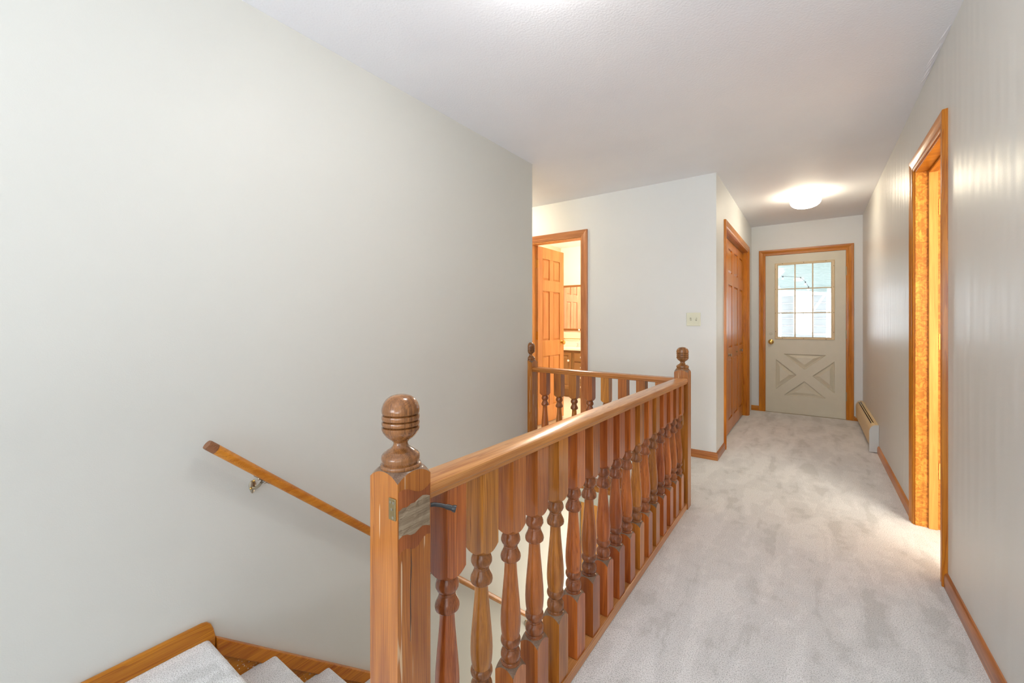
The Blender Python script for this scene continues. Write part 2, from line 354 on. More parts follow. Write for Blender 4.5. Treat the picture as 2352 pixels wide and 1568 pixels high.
# floor: carpeted slab in three stretches round the stairwell
f = MB()
f.box(XS, YBACK, -0.13, XR, YE, 0.0); f.box(XL, YBACK, -0.13, XS, Y0-0.03, 0.0); f.box(-4.2, YF+0.07, -0.13, XS, YB, 0.0)
f.box(XR, 2.69, -0.13, 0.60, 3.33, 0.0); f.box(-1.45, YB+0.11, -0.13, XS, YE+0.1, 0.0)
fl = S(obj('floor', f, M['carpet']), 'light grey cut-pile carpet of the hallway and landing', 'floor')
sf = MB().box(0.60, 0.9, -0.13, 3.2, 4.2, 0.0); S(obj('floor_side_room', sf, M['carpet']), 'carpeted floor of the room beyond the right doorway', 'floor')
S(obj('floor_bathroom', MB().box(-3.6, YB, -0.05, -1.5, 6.45, 0.0), M['vinyl']), 'pale vinyl floor of the bathroom', 'floor')
S(obj('floor_lower', MB().box(-2.0, 0.4, ZL-0.1, XS+0.1, 3.9, ZL), M['carpet']), 'carpeted floor at the foot of the stairs', 'floor')
# ceiling
c = MB().box(-4.3, YBACK-0.1, H, 3.3, 6.6, H+0.08)
S(obj('ceiling', c, M['ceil']), 'white orange-peel textured ceiling over the hallway', 'ceiling')

# wrinkled joint tape where the ceiling meets the right wall
m = MB()
for (xa, ya_, xb, yb_) in [(0.481, 2.546, 0.462, 2.725), (0.481, 2.694, 0.458, 2.943), (0.48, 2.777, 0.46, 2.977), (0.484, 2.852, 0.466, 3.067), (0.485, 2.962, 0.465, 3.117)]:
    m.tube([(xa, ya_, H+0.0005), (xa*0.66+xb*0.34, ya_*0.66+yb_*0.34, H-0.0010), (xb, yb_, H+0.0012)], [0.0022, 0.0040, 0.0006], 8)
S(obj('trim_4', m, M['ceil'], smooth=60), 'wrinkled paper joint tape where ceiling meets right wall', 'trim')

# left stair wall (with the lower-storey stretch below the far landing)
m = MB().box(XL-0.10, YBACK, ZL, XL, YW, H)
m.box(XL-0.10, YW, ZL, XL, 3.72, -0.131)
S(obj('wall_left', m, M['wall']), 'long pale grey wall beside the stairs carrying the handrail', 'wall')
S(obj('wall_passage', MB().box(-4.2, YW-0.10, -0.13, XL-0.10, YW, H), M['wall']), 'wall of the side passage hidden behind the stair wall', 'wall')
S(obj('wall_passage_end', MB().box(-4.3, YW-0.10, -0.13, -4.2, 4.0, H), M['wall']), 'end wall of the side passage', 'wall')
# bathroom wall with its doorway
BX0, BX1, DZ = -2.545, -1.915, 2.045
m = MB().box(-4.2, YB, 0, BX0, YB+0.11, H).box(BX1, YB, 0, XC, YB+0.11, H).box(BX0, YB, DZ, BX1, YB+0.11, H)
S(obj('wall_middle', m, M['wall_b']), 'white wall with light switch and bathroom doorway behind the balustrade', 'wall')
# closet wall
CY0, CY1, CZ = 4.345, 6.00, 2.06
m = MB().box(XC-0.11, YB+0.11, 0, XC, CY0, H).box(XC-0.11, CY1, 0, XC, YE, H).box(XC-0.11, CY0, CZ, XC, CY1, H)
S(obj('wall_closet', m, M['wall_b']), 'short white wall around the wooden closet doors', 'wall')
S(obj('wall_closet_back', MB().box(-1.45, YB+0.11, 0, -1.40, YE+0.12, H), M['wall']), 'back wall inside the closet', 'wall')
# end wall with exterior door
EX0, EX1 = -0.505, 0.340
m = MB().box(-1.45, YE, 0, EX0, YE+0.12, H).box(EX1, YE, 0, XR+0.12, YE+0.12, H).box(EX0, YE, DZ, EX1, YE+0.12, H)
S(obj('wall_end', m, M['wall_b']), 'end wall around the almond glazed door', 'wall')
# right wall with doorway
RY0, RY1 = 2.685, 3.335
m = MB().box(XR, YBACK, 0, XR+0.12, RY0, H).box(XR, RY1, 0, XR+0.12, YE, H).box(XR, RY0, DZ, XR+0.12, RY1, H)
S(obj('wall_right', m, M['wall_gloss']), 'satin painted right wall with streaky sheen around the doorway', 'wall')
# side room shell
m = MB().box(3.2, 0.8, 0, 3.3, 4.3, H).box(XR+0.12, 0.8, 0, 3.2, 0.9, H).box(XR+0.12, 4.2, 0, 3.2, 4.3, H)
S(obj('wall_side_room', m, M['wall_bath']), 'walls of the room beyond the right doorway', 'wall')
# bathroom shell
S(obj('wall_bathroom_left', MB().box(-3.61, YB+0.11, 0, -3.51, 6.45, H), M['wall_peach']), 'peach wall inside the bathroom seen above the open door', 'wall')
S(obj('wall_bathroom_back', MB().box(-3.61, 6.35, 0, -1.45, 6.45, H), M['wall_bath']), 'cream wall inside the bathroom behind the mirror', 'wall')
S(obj('wall_bathroom_right', MB().box(-1.55, YB+0.11, 0, -1.45, 6.35, H), M['wall_bath']), 'right hand wall inside the bathroom', 'wall')
# back wall behind the photographer, with window opening
m = MB().box(XL, YBACK-0.1, 0, -1.72, YBACK, H).box(0.62, YBACK-0.1, 0, XR, YBACK, H).box(XL, YBACK-0.1, 0, XR, YBACK, 0.52).box(XL, YBACK-0.1, 2.18, XR, YBACK, H)
m.box(-1.72, YBACK-0.1, 0.5, -1.71, YBACK, 2.2)
S(obj('wall_back', m, M['wall']), 'wall behind the photographer with a wide window', 'wall')
# lower storey walls around the stairs
S(obj('wall_stair', MB().box(XS, Y0-0.03, ZL, XS+0.10, 3.72, -0.131), M['wall']), 'wall closing the stairwell under the hallway floor', 'wall')
S(obj('wall_stair_back', MB().box(XL, Y0-0.20, ZL, XS, Y0-0.10, -0.131), M['wall']), 'wall under the top landing', 'wall')
m = MB().box(XL-0.1, 3.72, ZL, -1.76, 3.82, -0.131).box(-0.93, 3.72, ZL, XS+0.1, 3.82, -0.131).box(-1.76, 3.72, -0.58, -0.93, 3.82, -0.131)
S(obj('wall_lower', m, M['cream_trim']), 'cream wall at the foot of the stairs', 'wall')
S(obj('ceiling_lower', MB().box(XL, 2.905, -0.15, XS, 3.72, -0.131), M['cream_trim']), 'low ceiling over the foot of the stairs', 'ceiling')

# ------------------------------------------------------------------ casings (mitred, moulded)
CPROF = [(0.0,0.0),(0.0,0.008),(0.004,0.010),(0.012,0.0105),(0.016,0.014),(0.022,0.0145),(0.026,0.012),(0.030,0.013),(0.044,0.0155),(0.054,0.0185),(0.066,0.0195),(0.070,0.018),(0.072,0.0)]
def casing(parent, plane, side, a0, a1, ztop, mz, mh, z0=0.0):
    """plane 'X' (wall at x=const, runs along y) or 'Y'; side = direction it sticks out; a0,a1 opening edges"""
    ax, pos = plane
    def P(a, z, d): return (pos+side*d, a, z) if ax == 'X' else (a, pos+side*d, z)
    for s, a in ((-1, a0), (1, a1)):
        m = MB(); m.rings([[P(a+s*w_, z0, d) for w_, d in CPROF], [P(a+s*w_, ztop+w_, d) for w_, d in CPROF]], closed=True)
        obj('casing_leg', m, mz, parent, smooth=20)
    m = MB(); m.rings([[P(a0-w_, ztop+w_, d) for w_, d in CPROF], [P(a1+w_, ztop+w_, d) for w_, d in CPROF]], closed=True)
    obj('casing_head', m, mh, parent, smooth=20)

def raised_panel(mb, a0, a1, z0, z1, P, t, gap=0.0, bev=0.028):
    """panel filling a0..a1, z0..z1; P(a,z,depth) maps; depth +-t"""
    def ring(i, d): return [P(a0+i, z0+i, d), P(a1-i, z0+i, d), P(a1-i, z1-i, d), P(a0+i, z1-i, d)]
    mb.rings([ring(bev, t), ring(0.004, t*0.35), ring(0.0, t*0.35), ring(0.0, -t*0.35), ring(0.004, -t*0.35), ring(bev, -t)])

def panel_door(parent, P, w_, z0, z1, cols, rows, t, mat, stile=0.10, label=None):
    """framed door in local (a: 0..w_, z, depth) coordinates with raised panels; rows: list of (z0,z1)"""
    mid = 0.085
    pw = (w_ - 2*stile - (cols-1)*mid)/cols
    def bx(mb, a0, a1, za, zb):
        mb.add([P(a0,za,-t),P(a1,za,-t),P(a1,za,t),P(a0,za,t),P(a0,zb,-t),P(a1,zb,-t),P(a1,zb,t),P(a0,zb,t)],
               [(0,3,2,1),(4,5,6,7),(0,1,5,4),(1,2,6,5),(2,3,7,6),(3,0,4,7)])
    for a in (0, w_-stile):
        m = MB(); bx(m, a, a+stile, z0, z1); obj('stile', m, mat, parent, bevel=0.002)
    edges = [z0] + [v for r in rows for v in r] + [z1]
    for i in range(0, len(edges), 2):
        m = MB(); bx(m, stile, w_-stile, edges[i], edges[i+1]); obj('door_rail', m, mat, parent, bevel=0.002)
    for (ra, rb) in rows:
        for c_ in range(cols):
            a = stile + c_*(pw+mid)
            m = MB(); raised_panel(m, a+0.001, a+pw-0.001, ra+0.001, rb-0.001, P, t*0.86, bev=min(0.022, pw*0.18)); obj('panel', m, mat, parent, smooth=20)
            if c_ < cols-1:
                m = MB(); bx(m, a+pw, a+pw+mid, ra, rb); obj('muntin_stile', m, mat, parent, bevel=0.002)

def knob(parent, c, d, mat, r=0.027, name='knob'):
    """door knob at c projecting along unit vector d"""
    q_ = r/0.027
    prof = [(0.0,-0.001),(r*1.15,-0.001),(r*1.2,0.003),(r*1.05,0.007),(r*0.5,0.010),(r*0.42,0.022),(r*0.5,0.028),(r*0.85,0.034),(r,0.044),(r*0.95,0.054),(r*0.7,0.061),(r*0.3,0.064),(0.0,0.0645)]
    prof = [(a_, h_*q_*0.8) for a_, h_ in prof]
    m = MB(); m.lathe(prof, n=24)
    q = Vector((0,0,1)).rotation_difference(Vector(d)).to_matrix().to_4x4()
    m.xf(Matrix.Translation(Vector(c)) @ q)
    return obj(name, m, mat, parent, smooth=40)

# ---- door_1: almond exterior door at the end of the hall
d1 = struct('door_1', 'almond exterior door with nine-pane window and crossbuck at hall end', (-0.085, YE, 0), 'door')
casing(d1, ('Y', YE), -1, EX0+0.005, EX1-0.005, DZ-0.003, M['case_z'], M['case_x'])
DF = YE + 0.004   # front face of the slab
sx0, sx1, sz0, sz1 = -0.497, 0.332, 0.006, 2.040
gx0, gx1, gz0, gz1 = -0.368, 0.200, 0.973, 1.915
TRI = [[(-0.298,0.766),(0.142,0.766),(-0.078,0.572)], [(-0.384,0.694),(-0.160,0.500),(-0.384,0.302)],
       [(0.224,0.694),(0.004,0.500),(0.224,0.302)], [(-0.078,0.428),(-0.298,0.232),(0.142,0.232)]]
bm = bmesh.new()
def loop(pts):
    vs_ = [bm.verts.new((x, DF, z)) for x, z in pts]
    return [bm.edges.new((vs_[i], vs_[(i+1) % len(vs_)])) for i in range(len(vs_))]
E_ = loop([(sx0,sz0),(sx1,sz0),(sx1,sz1),(sx0,sz1)]) + loop([(gx0,gz0),(gx1,gz0),(gx1,gz1),(gx0,gz1)])
for t_ in TRI: E_ += loop(t_)
bmesh.ops.triangle_fill(bm, use_beauty=True, use_dissolve=False, edges=E_)
bm.verts.index_update()
mslab = MB(); mslab.add([v.co for v in bm.verts], [[v.index for v in fc.verts] for fc in bm.faces]); bm.free()
def side_loop(mb, pts, ya, yb):
    n = len(pts); mb.add([(x, ya, z) for x, z in pts]+[(x, yb, z) for x, z in pts], [(i, (i+1) % n, n+(i+1) % n, n+i) for i in range(n)])
side_loop(mslab, [(sx0,sz0),(sx1,sz0),(sx1,sz1),(sx0,sz1)], DF, DF+0.044)
side_loop(mslab, [(gx0,gz0),(gx1,gz0),(gx1,gz1),(gx0,gz1)], DF, DF+0.044)
mslab.add([(sx0,DF+0.044,sz0),(sx1,DF+0.044,sz0),(sx1,DF+0.044,gz0),(sx0,DF+0.044,gz0)], [(0,1,2,3)])
mslab.add([(sx0,DF+0.044,gz1),(sx1,DF+0.044,gz1),(sx1,DF+0.044,sz1),(sx0,DF+0.044,sz1)], [(0,1,2,3)])
mslab.add([(sx0,DF+0.044,gz0),(gx0,DF+0.044,gz0),(gx0,DF+0.044,gz1),(sx0,DF+0.044,gz1)], [(0,1,2,3)])
mslab.add([(gx1,DF+0.044,gz0),(sx1,DF+0.044,gz0),(sx1,DF+0.044,gz1),(gx1,DF+0.044,gz1)], [(0,1,2,3)])
slab = obj('door_slab', mslab, M['door_paint'], d1)
def inset_tri(t_, d):
    cx_ = sum(p[0] for p in t_)/3; cz_ = sum(p[1] for p in t_)/3
    out = []
    for i in range(3):
        p = Vector(t_[i]); a = Vector(t_[i-1]); b_ = Vector(t_[(i+1) % 3])
        u = (a-p).normalized(); v = (b_-p).normalized(); bis = (u+v).normalized()
        s = math.sqrt(max(1e-6, (1-u.dot(v))/2)); out.append(tuple(p + bis*(d/s)))
    return out
for t_ in TRI:
    R = []
    for d_, dep in ((0.0,0.0),(0.006,0.014),(0.012,0.016),(0.046,0.001),(0.050,0.001)):
        R.append([(x, DF+dep, z) for x, z in inset_tri(t_, d_)])
    m = MB(); m.rings(R, caps=False); m.add(R[-1], [(0,1,2)]); obj('panel', m, M['door_paint'], slab)
# lite frame
def frame_ring(mb, o, i, prof, y):
    """o, i = (x0,x1,z0,z1) outer / inner; prof = (t 0..1 from outer to inner, out)"""
    R = []
    for t, d in prof:
        x0 = o[0]+(i[0]-o[0])*t; x1 = o[1]+(i[1]-o[1])*t; z0 = o[2]+(i[2]-o[2])*t; z1 = o[3]+(i[3]-o[3])*t
        R.append([(x0,y-d,z0),(x1,y-d,z0),(x1,y-d,z1),(x0,y-d,z1)])
    mb.rings(R, caps=False)
m = MB(); frame_ring(m, (-0.394,0.226,0.955,1.934), (gx0+0.010,gx1-0.010,gz0+0.010,gz1-0.010), [(0,0),(0.02,0.010),(0.2,0.013),(0.35,0.009),(0.62,0.008),(0.9,0.012),(1,0.008),(1,-0.020)], DF)
lf = obj('lite_frame', m, M['lite'], slab, label='beige plastic frame around the door glass')
GX = [gx0+0.010 + (gx1-gx0-0.020)*k/3 for k in range(4)]; GZ = [gz0+0.010 + (gz1-gz0-0.020)*k/3 for k in range(4)]
for k in (1, 2):
    m = MB(); m.box(GX[k]-0.0065, DF-0.006, GZ[0]-0.002, GX[k]+0.0065, DF+0.010, GZ[3]+0.002); obj('muntin', m, M['lite'], slab, bevel=0.004)
    m = MB(); m.box(GX[0]-0.002, DF-0.005, GZ[k]-0.0065, GX[3]+0.002, DF+0.009, GZ[k]+0.0065); obj('muntin', m, M['lite'], slab, bevel=0.004)
for i in range(3):
    for j in range(3):
        m = MB(); m.add([(GX[i]+0.001,DF+0.012,GZ[j]+0.001),(GX[i+1]-0.001,DF+0.012,GZ[j]+0.001),(GX[i+1]-0.001,DF+0.012,GZ[j+1]-0.001),(GX[i]+0.001,DF+0.012,GZ[j+1]-0.001)], [(0,1,2,3)])
        m.box(GX[i]+0.001, DF+0.012, GZ[j]+0.001, GX[i+1]-0.001, DF+0.015, GZ[j+1]-0.001); m.v = m.v[4:]; m.f = [tuple(q-4 for q in f_) for f_ in m.f[1:]]; m.m = m.m[1:]
        obj('pane', m, M['glass'], slab)
scr = None
for (x, z) in [(-0.31,1.925),(-0.085,1.925),(0.14,1.925),(-0.31,0.963),(-0.085,0.963),(0.14,0.963)] + [(xx, zz) for xx in (-0.384,0.215) for zz in (1.05,1.29,1.60,1.86)]:
    if scr is None:
        scr = obj('screw', MB().lathe([(0,-0.004),(0.004,-0.004),(0.004,0.001),(0,0.001)], (x, DF-0.009, z), n=10, axis='Y'), M['screw'], slab, origin=(x, DF-0.009, z))
    else: copy_part(scr, 'screw', (x, DF-0.009, z), slab)
knob(slab, (-0.437, DF, 0.915), (0,-1,0), M['brass'])
m = MB().lathe([(0,0),(0.014,0),(0.016,-0.003),(0.012,-0.007),(0,-0.008)], (-0.437, DF, 1.02), n=20, axis='Y'); obj('deadbolt', m, M['door_paint'], slab, smooth=40)
for z in (0.278, 1.026, 1.787):
    m = MB().box(0.333, DF-0.012, z-0.05, 0.341, DF+0.004, z+0.05); m.lathe([(0,-0.052),(0.006,-0.052),(0.006,0.052),(0,0.052)], (0.337, DF-0.010, z), n=12)
    obj('hinge', m, M['brass_dull'], d1, smooth=40)
m = MB().box(EX0, YE+0.0, 0, EX0+0.007, YE+0.12, DZ).box(EX1-0.007, YE, 0, EX1, YE+0.12, DZ).box(EX0, YE, DZ-0.004, EX1, YE+0.12, DZ)
obj('door_jamb', m, M['case_z'], d1)
obj('threshold', MB().box(EX0, YE+0.002, -0.02, EX1, YE+0.12, 0.004), M['brass_dull'], d1)

# ---- door_2: closet with four bifold leaves
d2 = struct('door_2', 'wooden bifold closet doors on the left of the hall end', (XC, CY0, 0), 'door')
casing(d2, ('X', XC), 1, CY0+0.004, CY1-0.004, CZ-0.012, M['case_z'], M['case_y'])
m = MB().box(XC-0.11, CY0, 0, XC, CY0+0.012, CZ); obj('door_jamb', m, M['case_z'], d2, bevel=0.001)
m = MB().box(XC-0.11, CY1-0.012, 0, XC, CY1, CZ); obj('door_jamb', m, M['case_z'], d2, bevel=0.001)
m = MB().box(XC-0.11, CY0, CZ-0.016, XC, CY1, CZ); obj('door_head_jamb', m, M['case_y'], d2, bevel=0.001)
m = MB().box(XC-0.072, CY0+0.013, CZ-0.034, XC-0.047, CY1-0.013, CZ-0.0165); obj('sliding_track', m, M['chrome'], d2, bevel=0.002, label='metal sliding track over the bifold doors')
lw = (CY1-CY0-0.03)/4
XD = XC-0.062
ROWS = [(0.150,0.790),(0.900,1.565),(1.690,1.940)]
for k in range(4):
    ya = CY0+0.015+k*lw
    fold = 0.012*(1 if k % 2 == 0 else -1)
    def P(a, z, d, ya=ya, k=k):
        return (XD + d + (0.003*(a/lw) if k % 2 == 0 else 0.003*(1-a/lw)), ya+0.0015+a, z)
    leaf = obj('bifold_leaf', MB().box(XD-0.002, ya+0.10, 1.0, XD+0.002, ya+0.101, 1.001), M['bifold'], d2, origin=(XD, ya, 0))
    panel_door(leaf, P, lw-0.003, 0.018, 2.022, 1, ROWS, 0.016, M['bifold'], stile=0.075)
    if k == 1: knob(leaf, P(0.08, 0.832, 0.016), (1,0,0), M['nickel'], 0.016)
    if k == 2: knob(leaf, P(0.20, 0.838, 0.016), (1,0,0), M['brass_dull'], 0.009)
    if k == 3: knob(leaf, P(0.10, 0.838, 0.016), (1,0,0), M['nickel'], 0.016)

# ---- door_3: bathroom door, standing open into the bathroom
d3 = struct('door_3', 'six-panel orange pine bathroom door standing open behind the balustrade', (BX1, YB, 0), 'door')
casing(d3, ('Y', YB), -1, BX0+0.004, BX1-0.004, DZ-0.003, wood('bath_casing_wood_upright', srgb(206,142,92), srgb(150,86,50), 'Z', coat=0.5), wood('bath_casing_wood_across', srgb(206,142,92), srgb(150,86,50), 'X', coat=0.5))
m = MB().box(BX0, YB, 0, BX0+0.012, YB+0.11, DZ); obj('door_jamb', m, M['bdoor'], d3)
m = MB().box(BX1-0.012, YB, 0, BX1, YB+0.11, DZ); obj('door_jamb', m, M['bdoor'], d3)
m = MB().box(BX0+0.012, YB, DZ-0.012, BX1-0.012, YB+0.11, DZ); obj('door_head_jamb', m, M['bdoor'], d3)
hx, hy = BX0+0.022, YB+0.105
ang = math.radians(90)
def PB(a, z, d):
    return (hx + a*math.cos(ang) - d*math.sin(ang) + 0.0, hy + a*math.sin(ang) + d*math.cos(ang), z)
BW = 0.60
bd = obj('door_leaf', MB().add([PB(0.3,1.0,-0.001),PB(0.301,1.0,-0.001),PB(0.301,1.001,0.001)], [(0,1,2)]), M['bdoor'], d3, origin=(hx, hy, 0))
panel_door(bd, PB, BW, 0.012, 2.032, 2, [(0.20,0.78),(0.96,1.53),(1.66,1.90)], 0.0175, M['bdoor'], stile=0.10)
nrm = (math.sin(ang), -math.cos(ang), 0)
knob(bd, PB(BW-0.06, 0.925, -0.0175), nrm, M['brass'], 0.026)
knob(bd, PB(BW-0.06, 0.925, 0.0175), (-nrm[0], -nrm[1], 0), M['brass'], 0.026)
for z in (0.25, 1.02, 1.83):
    m = MB(); m.add([PB(-0.003,z-0.045,-0.019),PB(0.001,z-0.045,-0.019),PB(0.001,z-0.045,0.016),PB(-0.003,z-0.045,0.016),PB(-0.003,z+0.045,-0.019),PB(0.001,z+0.045,-0.019),PB(0.001,z+0.045,0.016),PB(-0.003,z+0.045,0.016)],
           [(0,3,2,1),(4,5,6,7),(0,1,5,4),(1,2,6,5),(2,3,7,6),(3,0,4,7)])
    obj('hinge', m, M['brass'], d3)

# ---- door_4: doorway in the right wall
d4 = struct('door_4', 'doorway in the right wall with wood casing and figured jamb', (XR, RY1, 0), 'door')
casing(d4, ('X', XR), -1, RY0+0.004, RY1-0.004, DZ-0.003, M['case_z'], M['case_y'])
JX = XR+0.005
m = MB().box(XR-0.002, RY1-0.012, 0, XR+0.122, RY1+0.001, DZ); obj('door_jamb', m, M['burl'], d4, bevel=0.001, label='far jamb of figured maple-like wood')
m = MB().box(XR+0.052, RY1-0.026, 0, XR+0.090, RY1-0.012, DZ-0.012); obj('door_stop', m, M['jamb'], d4, bevel=0.003)
m = MB().box(XR-0.002, RY0-0.001, 0, XR+0.122, RY0+0.012, DZ); obj('door_jamb', m, M['jamb'], d4, bevel=0.001)
m = MB().box(XR-0.002, RY0+0.012, DZ-0.012, XR+0.122, RY1-0.012, DZ+0.001); obj('door_head_jamb', m, M['case_x'], d4, bevel=0.001)
m = MB().box(XR+0.052, RY0+0.012, DZ-0.026, XR+0.090, RY1-0.026, DZ-0.0125); obj('door_stop', m, M['case_y'], d4, bevel=0.003)
for z in (0.33, 1.06, 1.82):
    m = MB().box(XR+0.094, RY1-0.0145, z-0.045, XR+0.122, RY1-0.0115, z+0.045); obj('hinge', m, M['brass'], d4, bevel=0.001)
# its leaf, swung back against the room's far wall
def P4(a, z, d): return (XR+0.128+a, RY1-0.03+d, z)
l4 = obj('door_leaf', MB().box(XR+0.4, RY1-0.031, 1.0, XR+0.401, RY1-0.029, 1.001), M['bdoor'], d4, origin=(XR+0.128, RY1-0.03, 0))
panel_door(l4, P4, 0.61, 0.012, 2.03, 2, [(0.20,0.78),(0.96,1.53),(1.66,1.90)], 0.0175, M['bdoor'], stile=0.10)

# ---- door_5: wood door at the foot of the stairs
d5 = struct('door_5', 'light wood door at the foot of the stairs glimpsed between balusters', (-1.35, 3.72, ZL), 'door')
casing(d5, ('Y', 3.72), -1, -1.755, -0.935, -0.585, M['jamb'], M['jamb'], z0=ZL)
def P5(a, z, d): return (-1.755+a, 3.745+d, z)
l5 = obj('door_leaf', MB().box(-1.4, 3.744, ZL+1, -1.399, 3.746, ZL+1.001), M['jamb'], d5, origin=(-1.755, 3.745, ZL))
panel_door(l5, P5, 0.82, ZL+0.01, -0.59, 2, [(ZL+0.2,ZL+0.78),(ZL+0.96,ZL+1.53),(ZL+1.66,ZL+1.92)], 0.0175, M['jamb'])

# ---- window_1 behind the photographer
w1 = struct('window_1', 'wide window in the wall behind the photographer', (-0.55, YBACK, 0.52), 'window')
m = MB().box(-1.71, YBACK-0.08, 0.52, -1.66, YBACK, 2.18).box(0.437, YBACK-0.08, 0.52, 0.487, YBACK, 2.18).box(-1.66, YBACK-0.08, 0.52, 0.437, YBACK, 0.57).box(-1.66, YBACK-0.08, 2.13, 0.437, YBACK, 2.18).box(-0.64, YBACK-0.07, 0.57, -0.60, YBACK, 2.13)
obj('window_frame', m, M['white'], w1)
for a, b_ in ((-1.66,-0.64),(-0.60,0.437)):
    obj('pane', MB().box(a, YBACK-0.045, 0.57, b_, YBACK-0.041, 2.13), M['glass'], w1)

# ------------------------------------------------------------------ baseboards
BP = [(0,0),(0.013,0),(0.014,0.030),(0.013,0.050),(0.009,0.060),(0.004,0.064),(0,0.065)]
def baseboard(name, ax, pos, side, a0, a1, mat, label, z=0.0, h=1.0, m0=0, m1=0):
    def P(a, d, zz): return (pos+side*d, a, z+zz*h) if ax == 'X' else (a, pos+side*d, z+zz*h)
    mb = MB().rings([[P(a0-m0*d, d, zz) for d, zz in BP], [P(a1+m1*d, d, zz) for d, zz in BP]])
    return S(obj(name, mb, mat, smooth=35), label, 'baseboard')
baseboard('baseboard_right_near', 'X', XR, -1, YBACK, RY0-0.068, M['base_y'], 'wooden baseboard along the near right wall')
baseboard('baseboard_right_far', 'X', XR, -1, RY1+0.068, 4.945, M['case_y'], 'wooden baseboard between doorway casing and heater on the right')
baseboard('baseboard_end_left', 'Y', YE, -1, XC, EX0-0.068, M['case_x'], 'short wooden baseboard left of the almond door')
baseboard('baseboard_end_right', 'Y', YE, -1, EX1+0.068, XR, M['case_x'], 'tiny wooden baseboard between almond door and heater', h=0.8)
baseboard('baseboard_middle', 'Y', YB, -1, BX1+0.068, XC, M['base_x'], 'wooden baseboard below the light switch wall', m1=1)
baseboard('baseboard_closet', 'X', XC, 1, YB, CY0-0.068, M['base_y'], 'short wooden baseboard beside the closet casing', m0=1)
# landing baseboard with rounded end, then the stringer
m = MB(); pts = [(YBACK,0.0),(YBACK,0.064)] + [(0.590,0.064),(0.606,0.060),(0.616,0.050),(0.624,0.030),(0.630,0.0),(0.632,-0.14),(0.55,-0.14),(0.55,0.0)]
m.rings([[(XL+0.001, y, z) for y, z in pts], [(XL+0.017, y, z) for y, z in pts]])
S(obj('baseboard_landing', m, M['stringer'], bevel=0.003), 'amber wooden baseboard on the top landing with rounded end', 'baseboard')
SL = 0.872
def stz(y): return -0.012 - SL*(y-0.638)
m = MB(); ya, yb = 0.632, 3.70
m.rings([[(XL+0.001, ya, stz(ya)), (XL+0.001, yb, stz(yb)), (XL+0.001, yb, stz(yb)-0.062), (XL+0.001, ya, stz(ya)-0.062)],
         [(XL+0.027, ya, stz(ya)), (XL+0.027, yb, stz(yb)), (XL+0.027, yb, stz(yb)-0.062), (XL+0.027, ya, stz(ya)-0.062)]])
S(obj('trim_1', m, M['stringer'], bevel=0.003), 'wooden cap strip sloping down the wall beside the stairs', 'trim')
m = MB(); 
m.rings([[(XL+0.001, ya, stz(ya)-0.062), (XL+0.001, yb, stz(yb)-0.062), (XL+0.001, yb, stz(yb)-0.40), (XL+0.001, ya, stz(ya)-0.40)],
         [(XL+0.017, ya, stz(ya)-0.062), (XL+0.017, yb, stz(yb)-0.062), (XL+0.017, yb, stz(yb)-0.40), (XL+0.017, ya, stz(ya)-0.40)]])
S(obj('trim_2', m, M['stringer']), 'wooden stringer board behind the carpeted steps', 'trim')

# ------------------------------------------------------------------ staircase
st = thing('staircase', 'carpeted staircase descending along the left wall from the landing', 'staircase', (-1.26, Y0, 0))
RUN, RISE = 0.235, (2.67/13)
def step_prof(y, z, depth):
    """closed outline in (y,z) with a rounded carpet nosing at y (front)"""
    r = 0.020; P = []
    P.append((y-depth, z)); 
    for k in range(0, 9):
        a = PI/2 - PI*0.9*k/8
        P.append((y-r+r*math.cos(a), z-r+r*math.sin(a)))
    P += [(y-0.026, z-0.06), (y-0.030, z-RISE-0.001), (y-depth, z-RISE-0.001)]
    return P
for k in range(13):
    y = Y0 + 0.004 + k*RUN; z = -k*RISE
    if k == 0:
        pr = step_prof(y, z, 0.034)
    else:
        pr = step_prof(y, z, RUN+0.03)
    zb = z-RISE
    if k == 0: pr = [(p[0], p[1]) for p in pr]
    x0, x1 = XL+0.018, XS-0.0235
    nx = 8
    m = MB(); m.rings([[(x0+(x1-x0)*i/nx, p[0], p[1]) for p in pr] for i in range(nx+1)])
    if k > 0:   # solid body below the tread
        m.box(x0, Y0-0.08 if k == 1 else y-RUN-0.02, max(ZL, z-RISE-0.30) if z-RISE > ZL else ZL, x1, y-0.032, z-RISE)
    obj('step', m, M['carpet'], st, origin=(-1.26, y, z), smooth=40)

# carpet lint left on the stringer
m = MB(); rl = random.Random(8)
for k in range(150):
    y = rl.uniform(0.66, 1.35); z = stz(y) - 0.068 - abs(rl.gauss(0, 0.035)); q = rl.uniform(0.0006, 0.0016)
    m.box(XL+0.0165, y-q, z-q, XL+0.0165+q, y+q, z+q)
lint = T(obj('carpet_lint', m, M['white']), 'white carpet lint specks stuck on the stringer board beside the steps', 'lint'); lint['kind'] = 'stuff'

